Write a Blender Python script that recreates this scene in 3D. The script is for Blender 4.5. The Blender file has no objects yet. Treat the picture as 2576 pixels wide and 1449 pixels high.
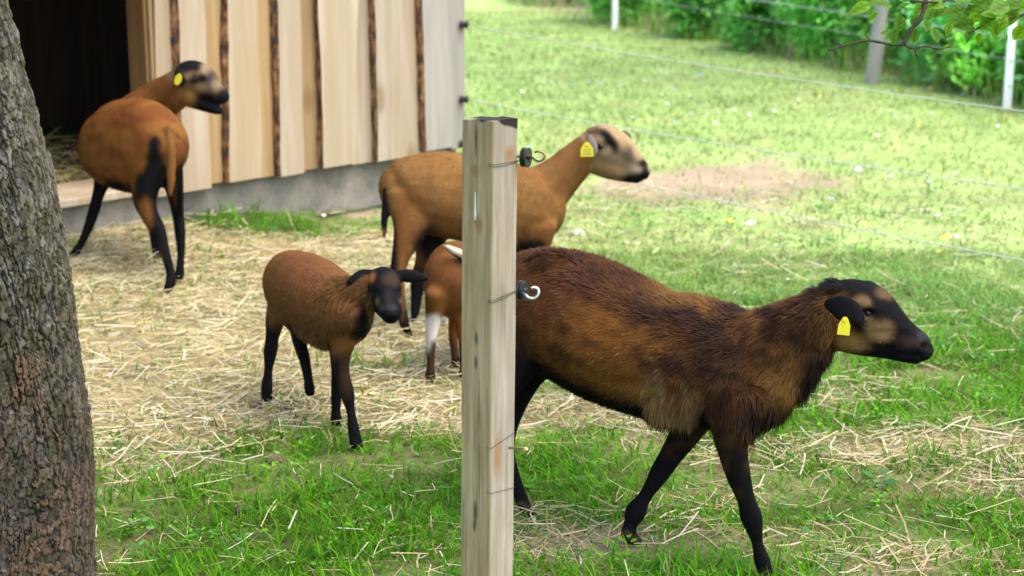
import bpy, math, random
import numpy as np
from mathutils import Vector, Matrix

random.seed(7)
RNG = np.random.default_rng(11)
scn = bpy.context.scene
COL = scn.collection

# ---------------------------------------------------------------- camera
F_PX, CX, CY = 4500.0, 1287.5, 724.5          # focal length and centre of a 2575 x 1449 frame
PITCH = math.radians(13.8)
CAM = np.array([0.0, 0.0, 1.62])
SP, CP = math.sin(PITCH), math.cos(PITCH)
cam = bpy.data.cameras.new('camera')
cam.sensor_width = 36.0
cam.lens = 36.0 * F_PX / 2575.0
cam.clip_start = 0.05
cam.clip_end = 3000.0
cam.dof.use_dof = True
cam.dof.focus_distance = 4.1
cam.dof.aperture_fstop = 4.3
cam_o = bpy.data.objects.new('camera', cam)
cam_o.location = CAM
cam_o.rotation_euler = (math.radians(90) - PITCH, 0, 0)
COL.objects.link(cam_o)
scn.camera = cam_o

# ---------------------------------------------------------------- light: hazy bright day, sun from the right
SUN_EL, SUN_AZ = math.radians(64), math.radians(112)      # azimuth clockwise from +Y
world = bpy.data.worlds.new('World')
scn.world = world
world.use_nodes = True
nt = world.node_tree
sky = nt.nodes.new('ShaderNodeTexSky')
sky.sky_type = 'NISHITA'
sky.sun_disc = False
sky.sun_elevation = SUN_EL
sky.sun_rotation = SUN_AZ
sky.air_density = 1.0
sky.dust_density = 4.0
sky.ozone_density = 1.0
nt.nodes['Background'].inputs['Strength'].default_value = 0.15
nt.links.new(sky.outputs[0], nt.nodes['Background'].inputs['Color'])
sun = bpy.data.lights.new('sun', 'SUN')
sun.energy = 0.65
sun.angle = math.radians(80)
sun.color = (1.0, 0.96, 0.90)
sun_o = bpy.data.objects.new('sun', sun)
sdir = Vector((math.sin(SUN_AZ) * math.cos(SUN_EL), math.cos(SUN_AZ) * math.cos(SUN_EL), math.sin(SUN_EL)))
sun_o.rotation_euler = sdir.to_track_quat('Z', 'Y').to_euler()
sun_o.location = (6, -4, 9)
COL.objects.link(sun_o)

scn.view_settings.view_transform = 'Standard'
scn.view_settings.look = 'None'
scn.view_settings.exposure = 2.0
scn.view_settings.gamma = 1.0
scn.view_settings.use_curve_mapping = False
scn.render.engine = 'CYCLES'
scn.cycles.use_denoising = True
scn.cycles.max_bounces = 6
scn.cycles.transparent_max_bounces = 4
scn.cycles.sample_clamp_indirect = 4.0

# ---------------------------------------------------------------- small maths helpers
def at(px, py, d):
    """point on the sight line through (px, py) at distance d along the lens axis"""
    a, b = (px - CX) / F_PX * d, (CY - py) / F_PX * d
    return CAM + np.array([a, d * CP + b * SP, -d * SP + b * CP])

def sstep(a, b, x):
    t = np.clip((x - a) / (b - a), 0, 1)
    return t * t * (3 - 2 * t)

def _h(i, j, k):
    n = (i * 374761393 + j * 668265263 + k * 2147483647 + 1013) & 0xffffffff
    n = ((n ^ (n >> 13)) * 1274126177) & 0xffffffff
    n = (n ^ (n >> 16)) & 0xffff
    return n / 65535.0

def vnoise(P):
    P = np.asarray(P, dtype=np.float64)
    I = np.floor(P).astype(np.int64)
    f = P - I
    f = f * f * (3 - 2 * f)
    i, j, k = I[..., 0], I[..., 1], I[..., 2]
    r = 0
    for a in (0, 1):
        wa = f[..., 0] if a else 1 - f[..., 0]
        for b in (0, 1):
            wb = f[..., 1] if b else 1 - f[..., 1]
            for c in (0, 1):
                wc = f[..., 2] if c else 1 - f[..., 2]
                r = r + wa * wb * wc * _h(i + a, j + b, k + c)
    return r

def fbm(P, o=3):
    P = np.asarray(P, dtype=np.float64)
    r, a, s = 0, .5, 0
    for q in range(o):
        r = r + a * vnoise(P * (2.03 ** q) + 17.3 * q)
        s += a
        a *= .5
    return r / s

def n2(x, y, sc, o=3, z=0.0):
    x = np.asarray(x, dtype=np.float64)
    y = np.asarray(y, dtype=np.float64)
    return fbm(np.stack([x * sc, y * sc, np.full_like(x, z)], -1), o)

def ground_z(x, y):
    x = np.asarray(x, dtype=np.float64)
    y = np.asarray(y, dtype=np.float64)
    h = 0.11 * sstep(0.0, 0.8, -0.7 - x) * sstep(4.6, 6.2, y)
    h = h + 0.02 * (n2(x, y, 1.7, 2) - .5)
    far = sstep(18, 60, np.hypot(x, y))
    return h * (1 - far)

def on_ground(px, py):
    d = 5.0
    k = (CY - py) / F_PX
    for _ in range(12):
        p = at(px, py, d)
        z = float(ground_z(p[0], p[1]))
        d = (CAM[2] - z) / (SP - k * CP)
    return at(px, py, d)

def depth_on_ground(px, py):
    p = on_ground(px, py) - CAM
    return float(p[1] * CP - p[2] * SP)

def nrm(v):
    v = np.asarray(v, dtype=np.float64)
    return v / np.maximum(np.linalg.norm(v, axis=-1, keepdims=True), 1e-9)

# ---------------------------------------------------------------- object helpers
def tag(o, label=None, cat=None, group=None, kind=None):
    if label: o['label'] = label
    if cat: o['category'] = cat
    if group: o['group'] = group
    if kind: o['kind'] = kind
    return o

def empty(name, loc, label, cat, group=None):
    o = bpy.data.objects.new(name, None)
    o.location = loc
    o.empty_display_size = .1
    COL.objects.link(o)
    return tag(o, label, cat, group)

def link(name, me, mat=None, parent=None):
    o = bpy.data.objects.new(name, me)
    COL.objects.link(o)
    if mat is not None and len(me.materials) == 0:
        for m in (mat if isinstance(mat, (list, tuple)) else [mat]):
            me.materials.append(m)
    if parent is not None:
        o.parent = parent
        o.matrix_parent_inverse = parent_matrix(parent).inverted()
    return o

def parent_matrix(p):
    m = Matrix.Translation(p.location) @ p.rotation_euler.to_matrix().to_4x4()
    if p.parent is not None:
        m = parent_matrix(p.parent) @ p.matrix_parent_inverse @ m
    return m

def mesh_np(name, V, sizes, loops, col=None, smooth=True, matidx=None):
    me = bpy.data.meshes.new(name)
    V = np.asarray(V, dtype=np.float32)
    sizes = np.asarray(sizes, dtype=np.int32)
    loops = np.asarray(loops, dtype=np.int32)
    me.vertices.add(len(V))
    me.vertices.foreach_set('co', V.ravel())
    me.loops.add(len(loops))
    me.loops.foreach_set('vertex_index', loops)
    me.polygons.add(len(sizes))
    st = np.concatenate([[0], np.cumsum(sizes)[:-1]]).astype(np.int32)
    me.polygons.foreach_set('loop_start', st)
    me.polygons.foreach_set('loop_total', sizes)
    if matidx is not None:
        me.polygons.foreach_set('material_index', np.asarray(matidx, dtype=np.int32))
    me.polygons.foreach_set('use_smooth', np.full(len(sizes), smooth, dtype=bool))
    if col is not None:
        at_ = me.attributes.new('Col', 'FLOAT_COLOR', 'POINT')
        c = np.ones((len(V), 4), dtype=np.float32)
        c[:, :3] = col
        at_.data.foreach_set('color', c.ravel())
    me.update(calc_edges=True)
    return me

def mesh_quads(name, V, Q, col=None, smooth=True, matidx=None):
    Q = np.asarray(Q)
    return mesh_np(name, V, np.full(len(Q), Q.shape[1]), Q.ravel(), col, smooth, matidx)

def grid_faces(nu, nv, wrap_u=False):
    """quads of a grid indexed [v, u]"""
    us = np.arange(nu if wrap_u else nu - 1)
    vs = np.arange(nv - 1)
    U, Vv = np.meshgrid(us, vs)
    U2 = (U + 1) % nu
    a = Vv * nu + U
    b = Vv * nu + U2
    return np.stack([a, b, b + nu, a + nu], -1).reshape(-1, 4)

def blades(base, d, length, width, side, bend, col0, col1):
    """tapered two-piece strips: base, direction, length, width, width direction, bend vector"""
    n = len(base)
    L = length[:, None]
    W = (width[:, None] * side) * .5
    mid = base + d * L * .55 + bend * L * .22
    tip = base + d * L + bend * L
    V = np.stack([base - W, base + W, mid - W * .8, mid + W * .8, tip], 1).reshape(-1, 3)
    o = (np.arange(n) * 5)[:, None]
    loops = (o + np.array([0, 1, 3, 2, 2, 3, 4])).ravel()
    sizes = np.tile([4, 3], n)
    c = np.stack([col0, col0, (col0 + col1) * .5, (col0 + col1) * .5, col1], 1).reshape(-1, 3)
    return V, sizes, loops, c

def box_mesh(name, x0, x1, y0, y1, z0, z1, bev=0.004):
    import bmesh
    bm = bmesh.new()
    bmesh.ops.create_cube(bm, size=1)
    for v in bm.verts:
        v.co = Vector(((x0 + x1) / 2 + v.co.x * (x1 - x0), (y0 + y1) / 2 + v.co.y * (y1 - y0), (z0 + z1) / 2 + v.co.z * (z1 - z0)))
    if bev:
        bmesh.ops.bevel(bm, geom=list(bm.edges), offset=bev, segments=2, affect='EDGES', profile=.5)
    me = bpy.data.meshes.new(name)
    bm.to_mesh(me)
    bm.free()
    return me

def tube_np(path, rad, n=8, cap=True):
    """simple round tube along a polyline"""
    P = np.asarray(path, dtype=np.float64)
    m = len(P)
    R = np.full(m, rad) if np.isscalar(rad) else np.asarray(rad, dtype=np.float64)
    T = nrm(np.gradient(P, axis=0))
    ref = np.array([0., 0., 1.]) if abs(T[0][2]) < .9 else np.array([1., 0., 0.])
    V = []
    A = np.linspace(0, 2 * np.pi, n, endpoint=False)
    u = nrm(np.cross(T[0], ref))
    for i in range(m):
        u = nrm(u - T[i] * np.dot(u, T[i]))
        w = np.cross(T[i], u)
        V.append(P[i] + R[i] * (np.cos(A)[:, None] * u + np.sin(A)[:, None] * w))
    V = np.concatenate(V)
    Q = grid_faces(n, m, True)
    sizes = [4] * len(Q)
    loops = list(Q.ravel())
    if cap:
        sizes += [n, n]
        loops += list(range(n))[::-1] + list(range((m - 1) * n, m * n))
    return V, sizes, loops

def join_np(parts):
    V, S, L, C = [], [], [], []
    o = 0
    for p in parts:
        V.append(p[0]); S.append(np.asarray(p[1])); L.append(np.asarray(p[2]) + o)
        if len(p) > 3: C.append(p[3])
        o += len(p[0])
    return np.concatenate(V), np.concatenate(S), np.concatenate(L), (np.concatenate(C) if C else None)

# ---------------------------------------------------------------- material helpers
def new_mat(name):
    m = bpy.data.materials.new(name)
    m.use_nodes = True
    t = m.node_tree
    b = t.nodes['Principled BSDF']
    return m, t, b

def nd(t, kind, **kw):
    n = t.nodes.new(kind)
    for k, v in kw.items():
        if k in n.inputs.keys():
            n.inputs[k].default_value = v
        else:
            setattr(n, k, v)
    return n

def ramp(t, fac, stops):
    r = t.nodes.new('ShaderNodeValToRGB')
    e = r.color_ramp.elements
    while len(e) < len(stops): e.new(.5)
    for q, (p, c) in zip(e, stops):
        q.position = p
        q.color = (*c, 1)
    t.links.new(fac, r.inputs[0])
    return r.outputs[0]

def mix(t, fac, a, b, mode='MIX'):
    m = t.nodes.new('ShaderNodeMix')
    m.data_type = 'RGBA'
    m.blend_type = mode
    for s, v in ((0, fac), (6, a), (7, b)):
        if hasattr(v, 'is_linked') or isinstance(v, bpy.types.NodeSocket): t.links.new(v, m.inputs[s])
        elif s == 0: m.inputs[0].default_value = v
        else: m.inputs[s].default_value = (*v, 1)
    return m.outputs[2]

def coords(t, which='Object', scale=(1, 1, 1), rnd=False):
    tc = t.nodes.new('ShaderNodeTexCoord')
    mp = t.nodes.new('ShaderNodeMapping')
    mp.inputs['Scale'].default_value = scale
    t.links.new(tc.outputs[which], mp.inputs['Vector'])
    if rnd:
        oi = t.nodes.new('ShaderNodeObjectInfo')
        cx = nd(t, 'ShaderNodeCombineXYZ')
        ml = nd(t, 'ShaderNodeMath', operation='MULTIPLY')
        ml.inputs[1].default_value = 37.0
        t.links.new(oi.outputs['Random'], ml.inputs[0])
        for i in range(3): t.links.new(ml.outputs[0], cx.inputs[i])
        t.links.new(cx.outputs[0], mp.inputs['Location'])
    return mp.outputs[0]

def noise(t, vec, scale, detail=4, rough=.55):
    n = nd(t, 'ShaderNodeTexNoise')
    n.inputs['Scale'].default_value = scale
    n.inputs['Detail'].default_value = detail
    n.inputs['Roughness'].default_value = rough
    t.links.new(vec, n.inputs['Vector'])
    return n.outputs['Fac']

def bump(t, b, h, strength=.4, dist=.004):
    bp = nd(t, 'ShaderNodeBump')
    bp.inputs['Strength'].default_value = strength
    bp.inputs['Distance'].default_value = dist
    t.links.new(h, bp.inputs['Height'])
    t.links.new(bp.outputs[0], b.inputs['Normal'])

def attr_mat(name, rough=.6, spec=.3, transl=0.0, var=0.0, sheen=0.0):
    """colour from the Col attribute; optional translucency for leaves and blades"""
    m, t, b = new_mat(name)
    a = nd(t, 'ShaderNodeAttribute', attribute_name='Col')
    c = a.outputs['Color']
    if var:
        nz = noise(t, coords(t, 'Object'), 60, 3)
        c = mix(t, nz, c, mix(t, 1.0, c, (1 - var,) * 3, 'MULTIPLY'))
    t.links.new(c, b.inputs['Base Color'])
    b.inputs['Roughness'].default_value = rough
    b.inputs['Specular IOR Level'].default_value = spec
    if sheen:
        b.inputs['Sheen Weight'].default_value = sheen
        b.inputs['Sheen Roughness'].default_value = .5
    if transl:
        tr = nd(t, 'ShaderNodeBsdfTranslucent')
        t.links.new(c, tr.inputs['Color'])
        ms = nd(t, 'ShaderNodeMixShader')
        ms.inputs[0].default_value = transl
        t.links.new(b.outputs[0], ms.inputs[1])
        t.links.new(tr.outputs[0], ms.inputs[2])
        t.links.new(ms.outputs[0], t.nodes['Material Output'].inputs['Surface'])
    return m

def plain_mat(name, c, rough=.5, metal=0.0, var=.25, scale=40, spec=.5):
    m, t, b = new_mat(name)
    nz = noise(t, coords(t, 'Object'), scale, 4)
    t.links.new(ramp(t, nz, [(.3, tuple(x * (1 - var) for x in c)), (.7, c)]), b.inputs['Base Color'])
    b.inputs['Roughness'].default_value = rough
    b.inputs['Metallic'].default_value = metal
    b.inputs['Specular IOR Level'].default_value = spec
    return m

def wood_mat(name, pale, mid, dark, grain=34.0, knots=.5, axis_scale=(1, 1, .06), rough=.75):
    m, t, b = new_mat(name)
    v = coords(t, 'Object', axis_scale, rnd=True)
    n1 = noise(t, v, grain, 6, .6)
    n2_ = noise(t, v, grain * .22, 3, .5)
    c = ramp(t, n1, [(.28, mid), (.62, pale)])
    c = mix(t, ramp(t, n2_, [(.38, (0, 0, 0)), (.62, (1, 1, 1))]), c, mix(t, .75, c, mid))
    n3 = noise(t, coords(t, 'Object', (1, 1, .12), rnd=True), 4.0, 4, .6)
    c = mix(t, ramp(t, n3, [(.45, (0, 0, 0)), (.75, (.5, .5, .5))]), c, tuple(.55 * x + .08 for x in mid))
    vk = coords(t, 'Object', (1, 1, .55), rnd=True)
    vo = nd(t, 'ShaderNodeTexVoronoi')
    vo.inputs['Scale'].default_value = 3.4
    t.links.new(vk, vo.inputs['Vector'])
    k = ramp(t, vo.outputs['Distance'], [(.08, (1, 1, 1)), (.17, (0, 0, 0))])
    kk = nd(t, 'ShaderNodeMath', operation='MULTIPLY')
    kk.inputs[1].default_value = knots
    t.links.new(k, kk.inputs[0])
    c = mix(t, kk.outputs[0], c, dark)
    oi = nd(t, 'ShaderNodeObjectInfo')
    c = mix(t, 1.0, c, ramp(t, oi.outputs['Random'], [(0, (.82, .80, .78)), (.5, (1, .97, .9)), (1, (1, 1, 1))]), 'MULTIPLY')
    t.links.new(c, b.inputs['Base Color'])
    b.inputs['Roughness'].default_value = rough
    b.inputs['Specular IOR Level'].default_value = .25
    bump(t, b, n1, .35, .003)
    return m
CROWN_N = 1800
# ================================================================ ground
def blob(x, y, cx, cy, rx, ry):
    return np.exp(-(((x - cx) / rx) ** 2 + ((y - cy) / ry) ** 2))

STRAW = [  # picture-measured patches of strewn straw on the ground: centre, half sizes (m), strength
    ((520, 700), .95, 1.15, 1.5), ((760, 830), .75, .75, 1.35), ((330, 900), .75, .75, 1.3), ((950, 720), .55, .55, 1.2), ((1000, 800), .4, .5, 1.1),
    ((1080, 1060), .42, .17, .8), ((1420, 1030), .35, .14, .75), ((1480, 1360), .32, .14, .7), ((2020, 1140), .42, .15, .75), ((2380, 1130), .33, .16, .7),
    ((2560, 1230), .28, .14, .7), ((1760, 1250), .3, .1, .4), ((1600, 500), .5, .5, .5), ((2330, 1400), .5, .06, .4), ((1990, 1350), .35, .08, .35)]
STRAW_W = [(on_ground(*c), rx, ry, s) for c, rx, ry, s in STRAW]
TUFTS = [((640, 560), .30, .22, .9), ((930, 925), .25, .13, .8), ((600, 1010), .5, .09, .4)]
TUFTS_W = [(on_ground(*c), rx, ry, s) for c, rx, ry, s in TUFTS]
DIRT = [((1860, 462), .55, .70, 1.2), ((1600, 490), .34, .5, .55), ((880, 540), .35, .16, .9), ((1490, 1385), .28, .12, .7), ((2500, 1230), .22, .1, .6)]
DIRT_W = [(on_ground(*c), rx, ry, s) for c, rx, ry, s in DIRT]

def straw_mask(x, y):
    m = 0
    for c, rx, ry, s in STRAW_W: m = m + s * blob(x, y, c[0], c[1], rx, ry)
    for c, rx, ry, s in TUFTS_W: m = m - 1.6 * s * blob(x, y, c[0], c[1], rx, ry)
    m = m + 1.1 * (n2(x, y, 3.1, 3, 4.0) - .5)
    m = m + .38 * sstep(.50, .68, n2(x, y, 2.1, 3, 14.0)) * sstep(6.5, 5.0, y) * sstep(-.35, .1, x)
    return np.clip(m, 0, 1)

def dirt_mask(x, y):
    m = 0
    for c, rx, ry, s in DIRT_W: m = m + s * blob(x, y, c[0], c[1], rx, ry)
    m = m + 1.0 * (n2(x, y, 3.6, 4, 9.0) - .5)
    return sstep(.35, .8, m)

def meadow_mix(x, y):
    """0 in the trodden paddock under the tree, 1 out on the mown meadow"""
    return sstep(5.0, 7.2, y - .3 * x + 1.6 * (n2(x, y, .9, 2, 2.0) - .5)) * sstep(-1.0, .2, x + .10 * (y - 7))

def grass_tone(x, y, n):
    m = meadow_mix(x, y)[:, None]
    a = n2(x, y, 2.2, 3, 5.0)[:, None]
    a2 = n2(x, y, .8, 2, 51.0)[:, None]
    near = np.array([.066, .235, .006]) * (.70 + .7 * a) + np.array([.03, .02, 0]) * a2
    mead = (np.array([.268, .380, .122]) + (a2 - .5) * np.array([.14, .06, .04])) * (.84 + .30 * a)
    c = near * (1 - m) + mead * m
    dry = (RNG.random(n) < (.04 + .04 * m[:, 0]))[:, None]
    c = np.where(dry, np.array([.30, .26, .12]), c)
    hue = RNG.normal(0, 1, (n, 1)) * (1 - m)
    c = c * (1 + hue * np.array([.28, .05, .35]))
    return np.clip(c, .002, 1) * RNG.uniform(.55, 1.4, (n, 1))

xs = np.concatenate([-np.geomspace(700, 4.2, 14), np.arange(-4.0, 6.0, .04), np.geomspace(6.2, 700, 14)])
ys = np.concatenate([-np.geomspace(700, 1, 12), np.arange(0, 2.4, .2), np.arange(2.4, 18, .045), np.geomspace(18.2, 1500, 18)])
GX, GY = np.meshgrid(xs, ys)
gz = ground_z(GX, GY) + .012 * (n2(GX, GY, 9, 2, 1.0) - .5) * (np.hypot(GX, GY) < 25)
fx, fy = GX.ravel(), GY.ravel()
sm, dm, mm = straw_mask(fx, fy)[:, None], dirt_mask(fx, fy)[:, None], meadow_mix(fx, fy)[:, None]
nn = n2(fx, fy, 5.0, 3, 3.0)[:, None]
th_ = sstep(.40, .62, n2(fx, fy, 14.0, 3, 71.0))[:, None]
base_c = np.array([.055, .115, .014]) * (1 - th_) + np.array([.075, .085, .025]) * th_
gc = (base_c * (1 - mm) + np.array([.285, .395, .128]) * mm) * (.75 + .5 * nn)
gc = gc * (1 - sm) + sm * np.array([.29, .24, .125]) * (.7 + .6 * nn)
gc = gc * (1 - dm) + dm * np.array([.31, .25, .165]) * (.75 + .5 * nn)
m, t, b = new_mat('ground')
a = nd(t, 'ShaderNodeAttribute', attribute_name='Col')
nz = noise(t, coords(t, 'Object'), 55, 6, .65)
t.links.new(mix(t, 1.0, a.outputs['Color'], ramp(t, nz, [(.25, (.55, .52, .48)), (.7, (1.15, 1.15, 1.15))]), 'MULTIPLY'), b.inputs['Base Color'])
b.inputs['Roughness'].default_value = .95
b.inputs['Specular IOR Level'].default_value = .1
bump(t, b, nz, .6, .012)
g_o = link('ground', mesh_quads('ground', np.stack([GX, GY, gz], -1).reshape(-1, 3), grid_faces(len(xs), len(ys)), gc), m)
tag(g_o, 'grassy paddock and meadow ground with trodden straw and bare soil', 'ground', kind='structure')

# ---------------------------------------------------------------- grass
def view_area(n, d0, d1, margin):
    """random ground points in the wedge the picture covers, with room to both sides"""
    y = np.sqrt(RNG.uniform(d0 ** 2, d1 ** 2, n))
    w = .30 * y + margin
    return RNG.uniform(-1, 1, n) * w, y

def in_shed(x, y, pad=0.0):
    q = np.stack([x, y], -1) - SHED_O[:2]
    return (q @ SHED_T[:2] < SHED_LEN + pad) & (q @ SHED_N[:2] < pad)

def grass_patch(n, d0, d1, margin, hmin, hmax, wmin, wmax, keep, patchy=1.0):
    x, y = view_area(n, d0, d1, margin)
    s, dm_ = straw_mask(x, y), dirt_mask(x, y)
    dens = (1 - (.93 - .38 * sstep(-.2, .3, x)) * s) * (1 - .86 * dm_) * (1 - patchy + patchy * (.35 + 1.1 * sstep(.3, .65, n2(x, y, 5.0, 2, 7.0))))
    k = (RNG.random(n) < dens * keep) & ~in_shed(x, y, .02)
    x, y = x[k], y[k]
    n = len(x)
    c = grass_tone(x, y, n)
    base = np.stack([x, y, ground_z(x, y) - .004], -1)
    az = RNG.uniform(0, 2 * np.pi, n)
    lean = RNG.uniform(.15, 1.7, n)
    d = nrm(np.stack([np.cos(az) * lean, np.sin(az) * lean, np.ones(n)], -1))
    side = np.stack([-np.sin(az), np.cos(az), np.zeros(n)], -1)
    bend = np.stack([np.cos(az), np.sin(az), np.full(n, -.35)], -1) * RNG.uniform(.05, .5, (n, 1))
    tf = sum(blob(x, y, c_[0], c_[1], rx, ry) for c_, rx, ry, s_ in TUFTS_W[:2])
    hh = RNG.uniform(hmin, hmax, n) * (.55 + .9 * n2(x, y, 3.5, 2, 11.0)) * (1 + 1.1 * tf)
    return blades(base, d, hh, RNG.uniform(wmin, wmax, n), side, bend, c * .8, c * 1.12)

# ---------------------------------------------------------------- where the shed stands (needed to keep grass out of it)
SHED_P = on_ground(460, 545)
SHED_A = math.atan2(1.0, .95)                     # the front wall runs away to the right
SHED_T = np.array([math.cos(SHED_A), math.sin(SHED_A), 0.0])
SHED_N = np.array([SHED_T[1], -SHED_T[0], 0.0])   # outwards
def wall_hit(px, py, off=0.0):
    """(run along the wall, height) where a sight line meets the wall plane"""
    d = at(px, py, 1.0) - CAM
    o = SHED_P + SHED_N * off
    s = np.dot(o - CAM, SHED_N) / np.dot(d, SHED_N)
    p = CAM + d * s
    return float(np.dot(p - SHED_P, SHED_T)), float(p[2])
SHED_LEN = wall_hit(1166, 200)[0]
SHED_O = SHED_P

gmat = attr_mat('grass', .7, .08, .4)
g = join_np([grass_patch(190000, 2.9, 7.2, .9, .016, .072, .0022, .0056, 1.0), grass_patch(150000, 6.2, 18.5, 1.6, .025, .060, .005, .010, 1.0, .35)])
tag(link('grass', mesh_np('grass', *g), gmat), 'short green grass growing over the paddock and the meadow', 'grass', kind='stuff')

# clover, plantain and other broad weeds low in the turf
def weeds():
    n = 6500
    x, y = view_area(n, 3.0, 8.5, .8)
    k = (straw_mask(x, y) < .75) & (n2(x, y, 1.6, 2, 21.0) + .25 * RNG.random(n) > .55) & ~in_shed(x, y, .05)
    x, y = x[k], y[k]
    parts = []
    A = np.array([0, .5, 1.0, .5])
    for i in range(len(x)):
        q = RNG.integers(3, 7)
        sz = RNG.uniform(.007, .017) * (2.2 if RNG.random() < .03 else 1)
        cc = np.array([.07, .20, .055]) * RNG.uniform(.7, 1.5) if RNG.random() < .35 else np.array([.095, .26, .012]) * RNG.uniform(.7, 1.4)
        az = RNG.uniform(0, 6.28) + np.arange(q) * 6.28 / q + RNG.uniform(-.3, .3, q)
        r = RNG.uniform(.0, .03, q)
        z = float(ground_z(x[i], y[i])) + RNG.uniform(.008, .032)
        o = np.stack([x[i] + np.cos(az) * r, y[i] + np.sin(az) * r, np.full(q, z)], -1)
        dd = np.stack([np.cos(az), np.sin(az), RNG.uniform(-.1, .5, q)], -1)
        ss = np.stack([-np.sin(az), np.cos(az), RNG.uniform(-.3, .3, q)], -1)
        V = np.stack([o, o + dd * sz * .35 + ss * sz * .34, o + dd * sz * .75 + ss * sz * .36, o + dd * sz * 1.1, o + dd * sz * .75 - ss * sz * .36, o + dd * sz * .35 - ss * sz * .34], 1).reshape(-1, 3)
        parts.append((V, [6] * q, np.arange(6 * q), np.repeat(cc[None] * RNG.uniform(.6, 1.2, (q, 1)), 6, 0)))
    return join_np(parts)
tag(link('clover', mesh_np('clover', *weeds()), attr_mat('clover', .6, .15, .35)), 'low clover and broad weed leaves among the grass', 'weeds', kind='stuff')

# tiny meadow flowers
def flowers():
    n = 520
    x, y = view_area(n, 3.6, 13, .9)
    k = (straw_mask(x, y) < .3) & (dirt_mask(x, y) < .3) & ~in_shed(x, y, .05) & ((y > 7) | (RNG.random(n) < .07))
    x, y = x[k], y[k]
    parts = []
    A = np.arange(6) * np.pi / 3
    for i in range(len(x)):
        r = RNG.uniform(.006, .011) * (1.2 if y[i] > 7 else .8)
        cc = np.array([[.80, .80, .78], [.75, .62, .04], [.30, .36, .75]][RNG.choice(3, p=[.45, .35, .2])])
        c = np.array([x[i], y[i], float(ground_z(x[i], y[i])) + RNG.uniform(.03, .055)])
        tl = RNG.uniform(-.4, .4, 2)
        V = [c + r * np.array([math.cos(q), math.sin(q), tl[0] * math.cos(q) + tl[1] * math.sin(q)]) for q in A]
        parts.append((np.array(V), [6], np.arange(6), np.repeat(cc[None], 6, 0)))
    return join_np(parts)
tag(link('wildflowers', mesh_np('wildflowers', *flowers()), attr_mat('petal', .6, .2, .2)), 'tiny white, yellow and blue flowers dotted through the turf', 'flowers', kind='stuff')

# ---------------------------------------------------------------- straw
def straw(n, sampler, mask, lmin, lmax, wmin, wmax, lift, kink=.08):
    x, y = sampler(n)
    k = (RNG.random(n) < mask(x, y)) & ~in_shed(x, y, .03)
    x, y = x[k], y[k]
    n = len(x)
    az = RNG.uniform(0, 2 * np.pi, n)
    L = RNG.uniform(lmin, lmax, n)
    W = RNG.uniform(wmin, wmax, n)
    tilt = RNG.normal(0, .09, n)
    d = nrm(np.stack([np.cos(az), np.sin(az), tilt], -1))
    z = ground_z(x, y) + np.abs(tilt) * L * .5 + RNG.uniform(.002, 1, n) * lift
    c0 = np.stack([x, y, z], -1)
    sd = nrm(np.stack([-np.sin(az), np.cos(az), RNG.normal(0, .5, n)], -1))
    bend = nrm(np.stack([-np.sin(az), np.cos(az), RNG.normal(0, .3, n)], -1)) * RNG.normal(0, kink, (n, 1))
    P = [c0 - d * L[:, None] * .5, c0 + bend * L[:, None], c0 + d * L[:, None] * .5]
    w = sd * W[:, None] * .5
    V = np.stack([P[0] - w, P[0] + w, P[1] - w, P[1] + w, P[2] - w, P[2] + w], 1).reshape(-1, 3)
    o = (np.arange(n) * 6)[:, None]
    loops = (o + np.array([0, 1, 3, 2, 2, 3, 5, 4])).ravel()
    pal = np.array([[.48, .415, .205], [.55, .50, .29], [.42, .345, .15], [.59, .555, .40], [.35, .275, .125]])
    c = pal[RNG.integers(0, 5, n)] * RNG.uniform(.7, 1.12, (n, 1))
    trod = (sstep(-.4, .1, x) * sstep(6.4, 5.2, y))[:, None]      # trampled straw, darker and browner out in the paddock
    c = c * (1 - trod * np.array([.20, .24, .28]))
    return V, np.full(2 * n, 4), loops, np.repeat(c, 6, 0)

def loose(x, y): return np.clip(.10 + .30 * sstep(.42, .62, n2(x, y, 1.3, 2, 31.0)), 0, 1) * (1 - sstep(6, 10, y)) + .012
st = join_np([straw(95000, lambda n: view_area(n, 3.0, 9.2, .9), lambda x, y: sstep(.25, .8, straw_mask(x, y)), .02, .14, .0013, .0042, .026),
              straw(60000, lambda n: view_area(n, 3.0, 8.8, .9), loose, .02, .11, .0011, .0030, .032, .05),
              straw(5000, lambda n: view_area(n, 3.0, 8.8, .9), loose, .08, .22, .0020, .0040, .040, .03)])
smat = attr_mat('straw', .5, .35, .12)
tag(link('straw', mesh_np('straw', *st), smat), 'pale dry straw strewn over the paddock ground', 'straw', kind='stuff')
# ================================================================ shed
def loc_link(name, me, mat, parent, loc=(0, 0, 0), rot=(0, 0, 0)):
    o = bpy.data.objects.new(name, me)
    COL.objects.link(o)
    if mat is not None and len(me.materials) == 0:
        for q in (mat if isinstance(mat, (list, tuple)) else [mat]): me.materials.append(q)
    o.parent = parent
    o.location = loc
    o.rotation_euler = rot
    return o

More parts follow.
